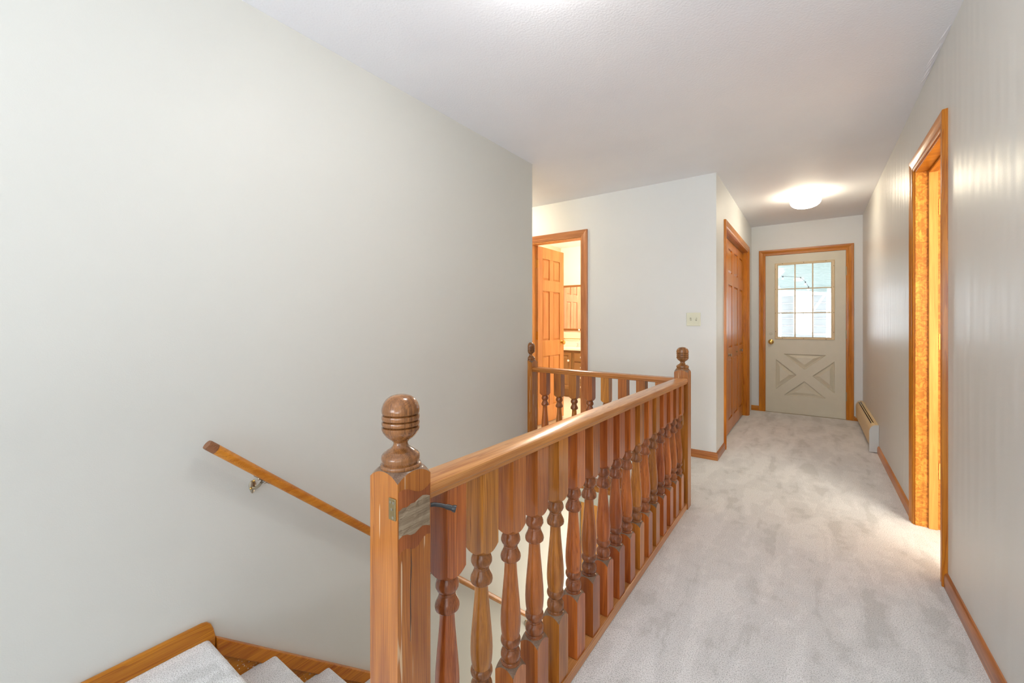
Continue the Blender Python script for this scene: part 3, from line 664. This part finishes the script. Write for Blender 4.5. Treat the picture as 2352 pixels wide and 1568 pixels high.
# ------------------------------------------------------------------ balustrade
def clipped(prof, half, n=48, a0=0.0, a1=2*PI):
    """turned post: ('sq', z) square ring, ('cut', r_in, z_in, r_out, z_out, steps) exact cove between square block and turning, (z, r) round ring.
    A cut listed before its round part runs block->turning when steps > 0, turning->block when steps < 0"""
    R = []; full = abs(a1-a0-2*PI) < 1e-6
    A = [a0+(a1-a0)*j/(n if full else n-1) for j in range(n)]
    sq = [half/max(abs(math.cos(a)), abs(math.sin(a))) for a in A]
    def put(rs, zs): R.append([(q*math.cos(a), q*math.sin(a), z) for q, a, z in zip(rs, A, zs)])
    for e in prof:
        if e[0] == 'sq': put(sq, [e[1]]*n)
        elif e[0] == 'cut':
            _, ri, zi, ro, zo, st_ = e
            zf = lambda q: zi+(zo-zi)*max(0.0, (q-ri)/(ro-ri))**1.35
            ks = range(0, abs(st_)) if st_ > 0 else range(abs(st_)-1, -1, -1)
            for k in ks:
                rs = [q+(ri-q)*k/abs(st_) for q in sq]; put(rs, [zf(q) for q in rs])
        else: put([e[1]]*n, [e[0]]*n)
    return R
def arc(z0, r0, z1, r1, bul, n=4):
    out = []
    for k in range(1, n):
        t = k/n; out.append((z0+(z1-z0)*t, r0+(r1-r0)*t+bul*math.sin(PI*t)))
    return out
BH = 0.030
BPRO = [('sq', 0.036), ('cut', 0.0268, 0.2455, 0.0424, 0.2285, 4), (0.2456,0.0268),(0.2480,0.0270),(0.2495,0.0240),
        (0.252,0.0225),(0.256,0.0252),(0.262,0.0270),(0.268,0.0272),(0.275,0.0262),(0.280,0.0235),(0.283,0.0205),(0.2845,0.0195),(0.287,0.0205),(0.2895,0.0195),
        (0.292,0.0215),(0.297,0.0255),(0.303,0.0275),(0.309,0.0272),(0.314,0.0255),(0.3165,0.0232),(0.320,0.0240),(0.330,0.0258),(0.345,0.0272),(0.362,0.0276),(0.385,0.0268),
        (0.42,0.0240),(0.455,0.0208),(0.485,0.0182),(0.505,0.0170),(0.518,0.0166),(0.5215,0.0175),(0.5235,0.0235),(0.527,0.0268),(0.533,0.0280),(0.539,0.0272),(0.546,0.0240),(0.552,0.0210),(0.556,0.0196),(0.5585,0.0184),
        (0.561,0.0192),(0.5635,0.0184),(0.566,0.0196),(0.570,0.0236),(0.577,0.0266),(0.584,0.0262),(0.591,0.0240),(0.596,0.0215),(0.599,0.0205),('cut', 0.0206, 0.5995, 0.0424, 0.6190, -4),('sq', 0.806)]
mb_bal = MB().rings(clipped(BPRO, BH))
def mark(mb, zones):
    for i, f_ in enumerate(mb.f):
        zc_ = sum(mb.v[q][2] for q in f_)/len(f_)
        for a_, b_, k_ in zones:
            if a_ < zc_ < b_ and len(f_) == 4: mb.m[i] = k_
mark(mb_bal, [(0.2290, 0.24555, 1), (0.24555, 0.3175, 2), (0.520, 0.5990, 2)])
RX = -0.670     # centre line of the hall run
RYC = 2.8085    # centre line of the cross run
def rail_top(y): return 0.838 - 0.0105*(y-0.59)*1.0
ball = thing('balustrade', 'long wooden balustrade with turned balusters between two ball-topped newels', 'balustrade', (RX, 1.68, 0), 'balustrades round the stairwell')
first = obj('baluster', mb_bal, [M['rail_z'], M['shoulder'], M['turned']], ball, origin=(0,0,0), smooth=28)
first.location = Vector((RX, 0.685, 0)) - WL[ball.name]
ys = [0.685,0.806,0.930,1.051,1.176,1.301,1.425,1.555,1.680,1.807,1.931,2.057,2.178,2.305,2.437,2.559,2.680]
for y in ys[1:]: copy_part(first, 'baluster', (RX, y, 0), ball)

NH = 0.0415
NPRO_LOW = [('sq', -0.13), ('cut', 0.0396, 0.8825, 0.0587, 0.8660, 5), (0.8825, 0.0396)]
FPRO = [(0.0,0.882),(0.0392,0.882),(0.0400,0.8835),(0.0400,0.887),(0.0390,0.889),(0.0350,0.890),(0.0352,0.892),(0.0372,0.8955),(0.0378,0.900),(0.0372,0.905),(0.0345,0.909),(0.0300,0.9115),(0.0290,0.9130),(0.0265,0.9150),
        (0.0200,0.9190),(0.0155,0.9235),(0.0140,0.9280),(0.0140,0.9315),(0.0165,0.9330),(0.0170,0.9350),(0.0220,0.9375),(0.0290,0.9435),(0.0345,0.9510),(0.0372,0.9580),(0.0370,0.9618),(0.0322,0.9635),(0.0366,0.9655),(0.0374,0.9695),(0.0366,0.9730),(0.0325,0.9748),
        (0.0366,0.9765),(0.0374,0.9810),(0.0368,0.9850),(0.0325,0.9870),(0.0366,0.9888),(0.0374,0.9940),(0.0366,1.0010),(0.0335,1.0095),(0.0280,1.0170),(0.0200,1.0225),(0.0100,1.0253),(0.0,1.0260)]
def newel(parent, x, y, dz, mat, label=None):
    m = MB().rings([[(x+px, y+py, z+dz) for px, py, z in r] for r in clipped(NPRO_LOW, NH)])
    mark(m, [(0.8661+dz, 0.90, 1)])
    nw = obj('newel_post', m, [mat, M['shoulder']], parent, origin=(x, y, 0), smooth=28, label=label)
    m = MB().lathe([(r, h+dz) for r, h in FPRO], (x, y, 0), n=48)
    obj('finial', m, M['finial'], nw, smooth=50)
    return nw
NX, NY1, NY2 = -0.6715, 0.5545, 2.8085
nw1 = newel(ball, NX, NY1, 0.0, M['newel'], 'scratched near newel post with a rough bare repair patch')
nw2 = newel(ball, NX, NY2, -0.013, M['newel'])

# handrail of the hall run (bread-loaf section, slightly sagging)
def rail_prof(hw, th):
    return [(-hw+0.010,-th),(-hw+0.004,-th+0.004),(-hw+0.004,-th+0.012),(-hw,-th+0.016),(-hw,-0.008),(-hw+0.0022,-0.0025),(-hw+0.008,0.0),(hw-0.008,0.0),(hw-0.0022,-0.0025),(hw,-0.008),(hw,-th+0.016),(hw-0.004,-th+0.012),(hw-0.004,-th+0.004),(hw-0.010,-th)]
rp = rail_prof(0.0375, 0.036)
R = []
y0r, y1r = NY1+NH-0.001, NY2-NH+0.001
nseg = 12
for i in range(nseg+1):
    t = i/nseg; y = y0r+(y1r-y0r)*t; zt = 0.842 - 0.024*t
    R.append([(RX+0.001+a, y, zt+b_) for a, b_ in rp])
obj('top_rail', MB().rings(R), M['rail_y'], ball, smooth=30)
# base rail with raised lip, fillets between balusters, nosing board below
m = MB().box(-0.706, y0r, 0.001, -0.636, y1r, 0.030)
obj('base_rail', m, M['rail_y'], ball, bevel=0.002)
m = MB().box(-0.6398, y0r, 0.0302, -0.6365, y1r, 0.0375); obj('base_lip', m, M['rail_y'], ball, bevel=0.001)
m = MB().box(-0.7055, y0r, 0.0302, -0.7015, y1r, 0.0375); obj('base_lip', m, M['rail_y'], ball, bevel=0.001)
edges = [y0r] + [v for y in ys for v in (y-BH, y+BH)] + [y1r]
for i in range(0, len(edges), 2):
    obj('fillet', MB().box(-0.7010, edges[i]+0.0006, 0.0302, -0.6402, edges[i+1]-0.0006, 0.0362), M['rail_y'], ball, origin=(RX, edges[i], 0.03), bevel=0.001)
obj('edge_board', MB().box(-0.722, NY1+NH, -0.16, -0.7035, 2.745, -0.0005), M['rail_y'], ball)

# details on the near newel
xf = NX+NH
m = MB(); n_ = 9
rnd = random.Random(3)
grid = [[(xf+0.0006+rnd.random()*0.0022*(0 < i < 8)*(0 < j < n_-1), NY1-NH+0.002+0.079*j/(n_-1), 0.7625+0.0605*i/8 + (0.004*math.sin(j*1.3) if i in (0, 8) else 0) + (-0.008 if i == 8 and j < 3 else 0)) for j in range(n_)] for i in range(9)]
m.rings(grid, closed=False, caps=False)
ms_ = MB(); n9 = 10
ms_.rings([[(xf+0.0003, NY1-NH+0.0012+0.0805*j/n9, zz_(j)) for j in range(n9+1)] for zz_ in (lambda j: 0.731+0.006*math.sin(j*0.9)+0.0009*j, lambda j: 0.842+0.010*math.sin(j*0.5+1)+0.0006*j)], closed=False, caps=False)
obj('stain', ms_, wood('stain_dark_wood', srgb(176,98,52), srgb(104,46,20), 'Z', coat=0.6, ring=0.12), nw1, label='darker reddish stained area around the repair')
obj('crack', MB().tube([(xf+0.0002,NY1-0.010,0.735),(xf+0.0002,NY1-0.0085,0.70),(xf+0.0002,NY1-0.011,0.66),(xf+0.0002,NY1-0.010,0.60),(xf+0.0002,NY1-0.0115,0.555)], [0.0003,0.0008,0.0007,0.0009,0.0003], 6), M['black'], nw1, label='long dark vertical drying crack')
obj('bare_patch', m, M['raw'], nw1, label='rough bare wood patch on the newel')
m = MB().box(NX+0.018, NY1-NH-0.0025, 0.797, NX+0.038, NY1-NH, 0.838)
pl = obj('strike_plate', m, M['brass_dull'], nw1, bevel=0.003, label='small tarnished strike plate')
for dx, dz in ((0.024,0.831),(0.033,0.831),(0.028,0.818),(0.031,0.803)):
    obj('screw_head', MB().lathe([(0,-0.0015),(0.0028,-0.001),(0.003,0.0005),(0,0.0005)], (NX+dx, NY1-NH-0.0025, dz), n=12, axis='Y'), M['nickel'], nw1, smooth=40)
la = MB().tube([(NX+0.034,NY1+NH-0.002,0.797),(NX+0.041,NY1+NH+0.010,0.797),(NX+0.052,NY1+NH+0.020,0.7945),(NX+0.066,NY1+NH+0.030,0.790)], 0.0042, 12)
la.tube([(NX+0.060,NY1+NH+0.0257,0.792),(NX+0.072,NY1+NH+0.0345,0.788)], 0.0055, 14)
la.tube([(NX+0.070,NY1+NH+0.033,0.7886),(NX+0.0735,NY1+NH+0.0357,0.7875),(NX+0.0765,NY1+NH+0.0379,0.7866)], [0.0058,0.0075,0.0072], 16)
obj('latch_rod', la, M['black'], nw1, smooth=40, label='short bent black metal rod sticking out under the rail')

# cross run to the wall with the half newel
bal2 = thing('balustrade', 'short wooden balustrade across the far side of the stairwell ending at the wall', 'balustrade', (-1.25, RYC, 0), 'balustrades round the stairwell')
for k in range(8): copy_part(first, 'baluster', (-1.693+0.1268*k, RYC, 0.0), bal2)
# half newel against the stair wall end
m = MB(); half = []
half = [[(XL+0.0008+px, NY2+py, pz-0.016) for px, py, pz in rg] for rg in clipped(NPRO_LOW, NH, 25, -PI/2, PI/2)]
m.rings(half); mark(m, [(0.850, 0.90, 1)])
hn = obj('half_newel', m, [M['newel'], M['shoulder']], bal2, origin=(XL, NY2, 0), smooth=28)
obj('finial', MB().lathe([(r, h-0.016) for r, h in FPRO], (XL+0.0008, NY2, 0), n=25, a0=-PI/2, a1=PI/2), M['finial'], hn, smooth=50)
rp2 = rail_prof(0.0375, 0.036)
x0r, x1r = XL+NH+0.0008, NX-NH-0.0015
R = [[(x0r+(x1r-x0r)*i/6, RYC+a, 0.816-0.003*i/6+b_) for a, b_ in rp2] for i in range(7)]
obj('top_rail', MB().rings(R), M['rail_x'], bal2, smooth=30)
obj('base_rail', MB().box(x0r, RYC-0.036, 0.001, x1r, RYC+0.034, 0.030), M['rail_x'], bal2, bevel=0.002)
obj('edge_board', MB().box(XL+0.001, YF-0.002, -0.034, x1r-0.002, YF+0.068, 0.0005), M['rail_x'], bal2, bevel=0.003)
ex = [x0r] + [v for k in range(8) for v in (-1.693+0.1268*k-BH, -1.693+0.1268*k+BH)] + [x1r]
for i in range(0, len(ex), 2):
    obj('fillet', MB().box(ex[i]+0.0006, RYC-0.030, 0.0302, ex[i+1]-0.0006, RYC+0.028, 0.0362), M['rail_x'], bal2, origin=(ex[i], RYC, 0.03), bevel=0.001)
m = MB().box(XL+0.001, YF+0.004, -0.135, XS-0.001, YF+0.07, -0.0345).box(XL+0.001, YF-0.006, -0.085, XS-0.001, YF+0.004, -0.0345).box(XL+0.001, YF-0.002, -0.097, XS-0.001, YF+0.004, -0.085)
S(obj('trim_3', m, M['cream_trim'], bevel=0.002), 'cream moulded fascia under the far edge of the landing', 'trim')

# ------------------------------------------------------------------ wall handrail with brackets
hr = thing('handrail', 'round amber wooden handrail sloping down the left wall', 'handrail', (-1.775, 0.57, 0.74))
HS = 0.862
def hz(y): return 0.727 - HS*(y-0.59)
prof = []
for k in range(20):
    a = 2*PI*k/20; prof.append((0.0196*math.cos(a)*(1.0), 0.0196*math.sin(a) if math.sin(a) > 0 else 0.0185*max(math.sin(a), -0.86)))
dirv = Vector((0, 1, -HS)).normalized(); upv = Vector((0, HS, 1)).normalized()
def hring(y, s=1.0):
    c_ = Vector((-1.772, y, hz(y))); return [tuple(c_ + Vector((1,0,0))*p[0]*s + upv*p[1]*s) for p in prof]
obj('rail', MB().rings([hring(y) for y in [0.615, 0.8, 1.2, 1.6, 2.0, 2.4, 2.8, 3.2]]), M['handrail'], hr, smooth=50)
obj('rail_end', MB().rings([hring(0.588,0.90), hring(0.592,0.97), hring(0.6148)]), M['dark_end'], hr, smooth=50, label='darker bare wood end of the handrail')
for yb_ in (0.775, 1.700, 2.75):
    zb_ = hz(yb_)
    m = MB()   # leaf-shaped rosette on the wall
    R = []
    for d_, s in ((0.0005,1.0),(0.003,1.0),(0.006,0.7),(0.0075,0.25)):
        ring = []
        for k in range(20):
            a = 2*PI*k/20; rz = 0.032 if math.sin(a) < 0 else 0.020; ry = 0.0135*(1-0.35*max(0, -math.sin(a)))
            ring.append((XL+d_, yb_-0.012+ry*math.cos(a)*s, zb_-0.052+rz*math.sin(a)*s))
        R.append(ring)
    m.rings(R)
    br = obj('bracket', m, M['nickel'], hr, origin=(XL, yb_, zb_-0.05), smooth=40)
    m = MB().tube([(XL+0.004,yb_-0.010,zb_-0.062),(XL+0.020,yb_-0.008,zb_-0.060),(XL+0.040,yb_-0.004,zb_-0.048),(XL+0.054,yb_,zb_-0.032),(XL+0.058,yb_,zb_-0.019)], [0.0085,0.0065,0.0055,0.0060,0.0075], 12)
    obj('arm', m, M['nickel'], br, smooth=50)
    m = MB()
    for s in (-0.012, 0.012):
        m.lathe([(0,-0.006),(0.0045,-0.004),(0.006,0),(0.0045,0.004),(0,0.006)], (XL+0.058, yb_+s, hz(yb_+s)-0.024), n=12)
    obj('saddle', m.tube([(XL+0.058, yb_-0.028, hz(yb_-0.028)-0.0195), (XL+0.058, yb_+0.028, hz(yb_+0.028)-0.0195)], 0.0035, 8), M['nickel'], br, smooth=50)
    for s in (-0.016, 0.012):
        obj('screw', MB().lathe([(0,-0.003),(0.004,-0.001),(0.0045,0.001),(0,0.004)], (XL+0.0075, yb_-0.014+s*0.4, zb_-0.045+s), n=12, axis='X'), M['brass'], br, smooth=40)

# ------------------------------------------------------------------ baseboard heater
ht = thing('baseboard_heater', 'cream metal baseboard heater low on the right wall near the door', 'heater', (XR, 5.6, 0))
HP = [(0.0,0.245),(0.030,0.243),(0.046,0.234),(0.058,0.216),(0.064,0.195),(0.064,0.062),(0.060,0.056)]
def hp(d, z, y): return (XR-0.0008-d, y, z)
y_a, y_b = 4.955, 6.418
top = [(0.0,0.246),(0.022,0.245)]
mid_ = [(0.0295,0.242),(0.036,0.239)]
frt = [(0.044,0.234),(0.056,0.217),(0.063,0.194),(0.0635,0.060),(0.057,0.052)]
def sheet(pts, y0, y1, th=0.0012):
    m = MB(); inner = [(p[0]-th*0.6, p[1]-th) for p in reversed(pts)]
    L_ = pts + inner
    return m.rings([[hp(p[0], p[1], y0) for p in L_], [hp(p[0], p[1], y1) for p in L_]])
obj('top_panel', sheet(top, y_a, y_b), M['heater'], ht)
obj('damper', sheet(mid_, y_a+0.14, y_b-0.06), M['heater'], ht, label='narrow cream damper between two slots')
m = sheet(frt, y_a, y_b)
for (a, b_) in ((y_a, y_a+0.14), (y_b-0.06, y_b)):
    q = sheet([(0.022,0.245),(0.0295,0.242),(0.036,0.239),(0.044,0.234)], a, b_); m.add(q.v, q.f)
obj('front_panel', m, M['heater'], ht, smooth=30)
obj('heating_fins', MB().box(XR-0.052, y_a+0.02, 0.07, XR-0.012, y_b-0.02, 0.20), M['fin'], ht)
m = MB(); cp = [(0.0,0.250),(0.024,0.249),(0.045,0.240),(0.060,0.219),(0.067,0.195),(0.067,0.006),(0.0,0.006)]
for ya_, yb_ in ((y_a-0.012, y_a), (y_b, y_b+0.010)):
    m = MB().rings([[hp(p[0], p[1], ya_) for p in cp], [hp(p[0], p[1], yb_) for p in cp]])
    obj('end_cap', m, M['heater_cap'], ht, bevel=0.001, label='plain cream end cap with cool light put into its colour')
obj('back_plate', MB().box(XR-0.006, y_a, 0.006, XR-0.0008, y_b, 0.244), M['heater'], ht)

# ------------------------------------------------------------------ switch plate
sw = thing('light_switch', 'almond double toggle light switch plate on the white wall', 'light switch', (-0.8415, YB, 1.196))
m = MB(); x0, x1, z0, z1 = -0.899, -0.784, 1.139, 1.254
def rr(i, d): return [(x0+i, YB-d, z0+i), (x1-i, YB-d, z0+i), (x1-i, YB-d, z1-i), (x0+i, YB-d, z1-i)]
m.rings([rr(0,0.0005), rr(0,0.003), rr(0.004,0.006)])
obj('plate', m, M['plate'], sw)
for cx_, up in ((-0.8645, -1), (-0.8185, 1)):
    obj('slot', MB().box(cx_-0.0055, YB-0.0068, 1.184, cx_+0.0055, YB-0.0062, 1.209), M['slot'], sw)
    m = MB(); zc = 1.1965
    m.rings([[(cx_-0.0045, YB-0.0064, zc-0.009), (cx_+0.0045, YB-0.0064, zc-0.009), (cx_+0.0045, YB-0.0064, zc+0.009), (cx_-0.0045, YB-0.0064, zc+0.009)],
             [(cx_-0.0035, YB-0.019, zc+up*0.008-0.004), (cx_+0.0035, YB-0.019, zc+up*0.008-0.004), (cx_+0.0035, YB-0.019, zc+up*0.008+0.004), (cx_-0.0035, YB-0.019, zc+up*0.008+0.004)]])
    obj('toggle', m, M['plate'], sw, bevel=0.001)
    for dz in (-0.031, 0.031):
        obj('screw', MB().lathe([(0,-0.0012),(0.0026,-0.0008),(0.003,0.0),(0,0.0)], (cx_, YB-0.0062, 1.1965+dz), n=10, axis='Y'), M['plate'], sw)

# ------------------------------------------------------------------ ceiling lamps
def dome_lamp(x, y, label, glow, col, r=0.128):
    t = thing('ceiling_light', label, 'ceiling light', (x, y, H), 'round glass ceiling lights')
    obj('canopy', MB().lathe([(0,0),(r*0.84,0),(r*0.85,-0.006),(r*0.80,-0.010),(r*0.80,-0.018),(r*0.76,-0.022),(r*0.76,-0.030),(0,-0.030)], (x, y, H-0.0005), n=48), plain('canopy_metal', srgb(236,222,190), 0.3), t, smooth=40)
    pr = [(r*0.80,-0.031),(r*0.86,-0.034),(r*0.96,-0.045),(r*0.995,-0.058),(r,-0.070),(r*0.975,-0.086),(r*0.90,-0.102),(r*0.76,-0.117),(r*0.56,-0.128),(r*0.32,-0.135),(0.001,-0.138)]
    obj('glass_shade', MB().lathe(pr, (x, y, H), n=48), glow_mat('lamp_glass_glow', glow, col), t, smooth=60, label='glowing white glass bowl')
    return t
WARM = (1.0, 0.86, 0.64)
dome_lamp(-0.053, 5.08, 'round frosted glass ceiling light glowing before the almond door', GLOW['hall_far'], (1.0, 0.88, 0.66))
dome_lamp(-0.66, 1.12, 'round glass ceiling light over the stair landing', GLOW['hall_near'], (1.0, 0.97, 0.92))
dome_lamp(-0.30, -1.25, 'added round glass ceiling light behind the photographer, unseen fill', GLOW['behind'], (1.0, 0.95, 0.88))  # unseen lamp added as soft fill for the near hall
dome_lamp(-2.75, 3.37, 'round glass ceiling light in the side passage', GLOW['passage'], (1.0, 0.84, 0.6))
dome_lamp(-2.75, 5.15, 'round glass ceiling light in the bathroom', GLOW['bathroom'], (1.0, 0.91, 0.77))
dome_lamp(1.30, 2.25, 'round glass ceiling light in the room beyond the right doorway', GLOW['side'], (1.0, 0.86, 0.62))

# ------------------------------------------------------------------ bathroom
vn = thing('vanity', 'olive brown bathroom vanity with white knobs seen through the doorway', 'vanity', (-2.95, 6.1, 0))
VF, VZ = 5.82, 0.735
obj('carcass', MB().box(-3.505, VF+0.02, 0.09, -2.35, 6.345, VZ).box(-3.505, VF+0.07, 0.001, -2.35, 6.345, 0.09), M['olive'], vn, bevel=0.002)
def vdoor(x0, x1, z0, z1, name):
    m = MB()
    def ring(i, d): return [(x0+i, VF-d, z0+i), (x1-i, VF-d, z0+i), (x1-i, VF-d, z1-i), (x0+i, VF-d, z1-i)]
    m.rings([ring(0,-0.0195), ring(0,0), ring(0.004,0.003), ring(0.045,0.003), ring(0.052,-0.006), ring(0.062,-0.006), ring(0.078,0.001)] if z1-z0 > 0.3 else [ring(0,-0.0195), ring(0,0), ring(0.005,0.003)])
    return obj(name, m, M['olive'], vn)
def vknob(x, z, p):
    obj('knob', MB().lathe([(0,0),(0.006,0),(0.007,-0.010),(0.016,-0.016),(0.018,-0.024),(0.012,-0.031),(0,-0.033)], (x, VF-0.002, z), n=16, axis='Y'), M['white'], p, smooth=50)
for (a, b_, kx) in ((-3.485,-3.30,-3.33),(-3.285,-3.035,-3.075)):
    p = vdoor(a, b_, 0.13, 0.70, 'door'); vknob(kx, 0.575, p)
for (a, b_) in ((0.57,0.70),(0.41,0.545),(0.255,0.39),(0.13,0.235)):
    p = vdoor(-2.985, -2.63, a, b_, 'drawer'); vknob(-2.855, (a+b_)/2, p)
p = vdoor(-2.61, -2.37, 0.13, 0.70, 'door'); vknob(-2.575, 0.575, p)
ct = T(obj('countertop', MB().box(-3.507, VF-0.025, VZ+0.001, -2.33, 6.346, VZ+0.032).box(-3.507, 6.325, VZ+0.032, -2.33, 6.346, VZ+0.125), M['counter'], bevel=0.004), 'cream bathroom countertop with low backsplash on the olive vanity', 'countertop')
fc = thing('faucet', 'gooseneck chrome faucet with two handles on the bathroom countertop', 'faucet', (-3.02, 6.2, VZ+0.032))
zc = VZ+0.0325
obj('spout', MB().tube([(-3.02,6.22,zc),(-3.02,6.22,zc+0.10),(-3.02,6.205,zc+0.135),(-3.02,6.16,zc+0.150),(-3.02,6.11,zc+0.135),(-3.02,6.095,zc+0.105)], 0.011, 12), M['chrome'], fc, smooth=50)
for dx in (-0.10, 0.09):
    obj('handle', MB().lathe([(0,0),(0.022,0),(0.016,0.012),(0.010,0.030),(0.016,0.042),(0.018,0.055),(0.010,0.064),(0,0.066)], (-3.02+dx, 6.22, zc), n=16), M['chrome'], fc, smooth=50)
md = thing('mirror', 'wall mirror with brown wood frame above the bathroom vanity', 'mirror', (-3.30, 6.35, 1.4))
mx0, mx1, mz0, mz1 = -3.50, -3.115, 1.03, 1.795
obj('mirror_glass', MB().box(mx0+0.006, 6.334, mz0+0.03, mx1-0.006, 6.3375, mz1-0.03), M['mirror'], md)
M['mframe'] = plain('mirror_frame_brown', srgb(128,84,36), 0.4)
obj('frame', MB().box(mx0, 6.328, mz1-0.034, mx1, 6.3495, mz1).box(mx0, 6.328, mz0, mx1, 6.3495, mz0+0.034).box(mx0, 6.328, mz0+0.034, mx0+0.006, 6.3495, mz1-0.034).box(mx1-0.008, 6.328, mz0+0.034, mx1, 6.3495, mz1-0.034).box(mx0+0.006, 6.338, mz0+0.034, mx1-0.008, 6.3495, mz1-0.034), M['mframe'], md)
obj('knob', MB().lathe([(0,0),(0.006,0),(0.007,-0.010),(0.015,-0.016),(0.016,-0.022),(0.010,-0.028),(0,-0.030)], (mx1-0.03, 6.328, mz0+0.016), n=16, axis='Y'), M['white'], md, smooth=50)
tb = thing('towel_bar', 'slim brass towel bar above the bathroom backsplash', 'towel bar', (-3.3, 6.34, 0.89))
obj('bar', MB().tube([(-3.45,6.30,0.895),(-3.10,6.30,0.895)], 0.006, 10), M['brass'], tb, smooth=50)
for x in (-3.44, -3.11): obj('post', MB().tube([(x,6.3495,0.895),(x,6.295,0.895)], 0.009, 10), M['brass'], tb, smooth=50)
# linen closet doors on the bathroom's left wall (seen in the mirror)
lc = struct('door_6', 'pair of pale pine linen closet doors reflected in the bathroom mirror', (-3.51, 5.7, 0), 'door')
for ya_ in (5.06, 5.665):
    def PL(a, z, d, ya_=ya_): return (-3.494+d, ya_+a, z)
    lf_ = obj('door_leaf', MB().box(-3.495, ya_+0.3, 1.0, -3.493, ya_+0.301, 1.001), M['bdoor'], lc, origin=(-3.494, ya_, 0))
    panel_door(lf_, PL, 0.60, 0.01, 2.03, 2, [(0.20,0.78),(0.96,1.53),(1.66,1.90)], 0.0155, M['linen'])

# ------------------------------------------------------------------ porch beyond the door
S(obj('ground_porch', MB().box(-6, YE+0.12, -0.22, 6, 13, -0.12), M['ground']), 'grey porch deck outside the almond door', 'porch floor')
def roof(x, y): return 2.62 - 0.16*(y-6.6) - 0.10*x
m = MB()
nb = 46
for k in range(nb):      # ribbed metal roof sheets seen from below
    y0 = 6.60+k*0.105
    a, b_ = y0, y0+0.075
    m.add([(-5, a, roof(-5,a)), (5, a, roof(5,a)), (5, b_, roof(5,b_)), (-5, b_, roof(-5,b_))], [(0,1,2,3)])
    c1, d_ = y0+0.085, y0+0.095
    m.add([(-5, b_, roof(-5,b_)), (5, b_, roof(5,b_)), (5, c1, roof(5,c1)+0.03), (-5, c1, roof(-5,c1)+0.03)], [(0,1,2,3)])
    m.add([(-5, c1, roof(-5,c1)+0.03), (5, c1, roof(5,c1)+0.03), (5, d_, roof(5,d_)+0.03), (-5, d_, roof(-5,d_)+0.03)], [(0,1,2,3)])
    e_ = y0+0.105
    m.add([(-5, d_, roof(-5,d_)+0.03), (5, d_, roof(5,d_)+0.03), (5, e_, roof(5,e_)), (-5, e_, roof(-5,e_))], [(0,1,2,3)])
S(obj('ceiling_porch', m, M['porch_ceiling']), 'pale green ribbed porch roof seen through the door glass', 'ceiling')
pw = struct('wall_porch', 'grey log wall with bright opening beyond the porch', (0, 11.35, 0), 'wall')
def zlog(x0, x1, z0, z1, n):
    hh = (z1-z0)/n
    for k in range(n):
        zc_ = z0+hh*(k+0.5)
        R = []
        for xx in (x0, x1):
            R.append([(xx, 11.4+0.10*math.copysign(abs(math.cos(a))**0.6, math.cos(a)), zc_+(hh*0.485)*math.copysign(abs(math.sin(a))**0.45, math.sin(a))) for a in [2*PI*j/20 for j in range(20)]])
        obj('log', MB().rings(R), M['log'], pw, origin=((x0+x1)/2, 11.4, zc_), smooth=60)
zlog(-0.565, -0.335, 0.07, 1.77, 10)
zlog(0.03, 0.25, 0.07, 1.77, 10)
zlog(-0.335, 0.03, 0.07, 0.92, 5)
for (x0, x1) in ((-0.66,-0.58),(0.262,0.315)):
    T(obj('porch_post', MB().box(x0, 11.0, -0.12, x1, 11.12, roof(x0,11.0)), M['porch_post'], bevel=0.004), 'white porch post at the %s edge of the log wall' % ('left' if x0 < 0 else 'right'), 'post')
T(obj('porch_brace', MB().tube([(0.02, 11.06, 1.42), (0.240, 11.06, 1.78)], 0.022, 8), M['porch_post']), 'white diagonal porch brace behind the door glass', 'brace')
wf = MB().box(-0.335, 11.38, 0.92, 0.03, 11.42, 0.96).box(-0.17, 11.38, 0.96, -0.15, 11.42, 1.74).box(-0.335, 11.38, 1.35, 0.03, 11.42, 1.37).box(-0.335, 11.38, 1.74, 0.03, 11.42, 1.78)
w2 = struct('window_2', 'bright window opening in the far porch log wall', (-0.14, 11.4, 0.85), 'window')
obj('window_frame', wf, M['porch_post'], w2)
sl = thing('string_lights', 'string of white globe bulbs hanging under the porch roof', 'string lights', (-0.1, 8.6, 2.1))
pts = [(-0.60,8.6,1.99),(-0.41,8.6,1.965),(-0.156,8.6,1.93),(-0.09,8.6,1.85),(-0.047,8.6,1.765)]
obj('cable', MB().tube(pts, 0.003, 6), M['black'], sl)
for p in pts[1:]:
    bl = obj('bulb', MB().lathe([(0.001,-0.060),(0.012,-0.056),(0.019,-0.044),(0.017,-0.032),(0.009,-0.020),(0.0,-0.018)], p, n=14), M['white'], sl, origin=p, smooth=60)
    obj('socket', MB().lathe([(0,-0.020),(0.009,-0.020),(0.009,0.006),(0,0.006)], p, n=10), M['black'], bl)
gl_ = thing('porch_lantern', 'white globe lamp under the porch roof at the upper left pane', 'lamp', (-0.49, 8.3, 2.05))
obj('globe', MB().lathe([(0.0,-0.08),(0.04,-0.07),(0.07,-0.035),(0.08,0.0),(0.07,0.035),(0.04,0.07),(0.0,0.08)], (-0.49, 8.3, 1.98), n=20), M['white'], gl_, smooth=60)
obj('stem', MB().tube([(-0.49,8.3,2.05),(-0.49,8.3,roof(-0.49,8.3)-0.012)], 0.012, 8), M['black'], gl_)
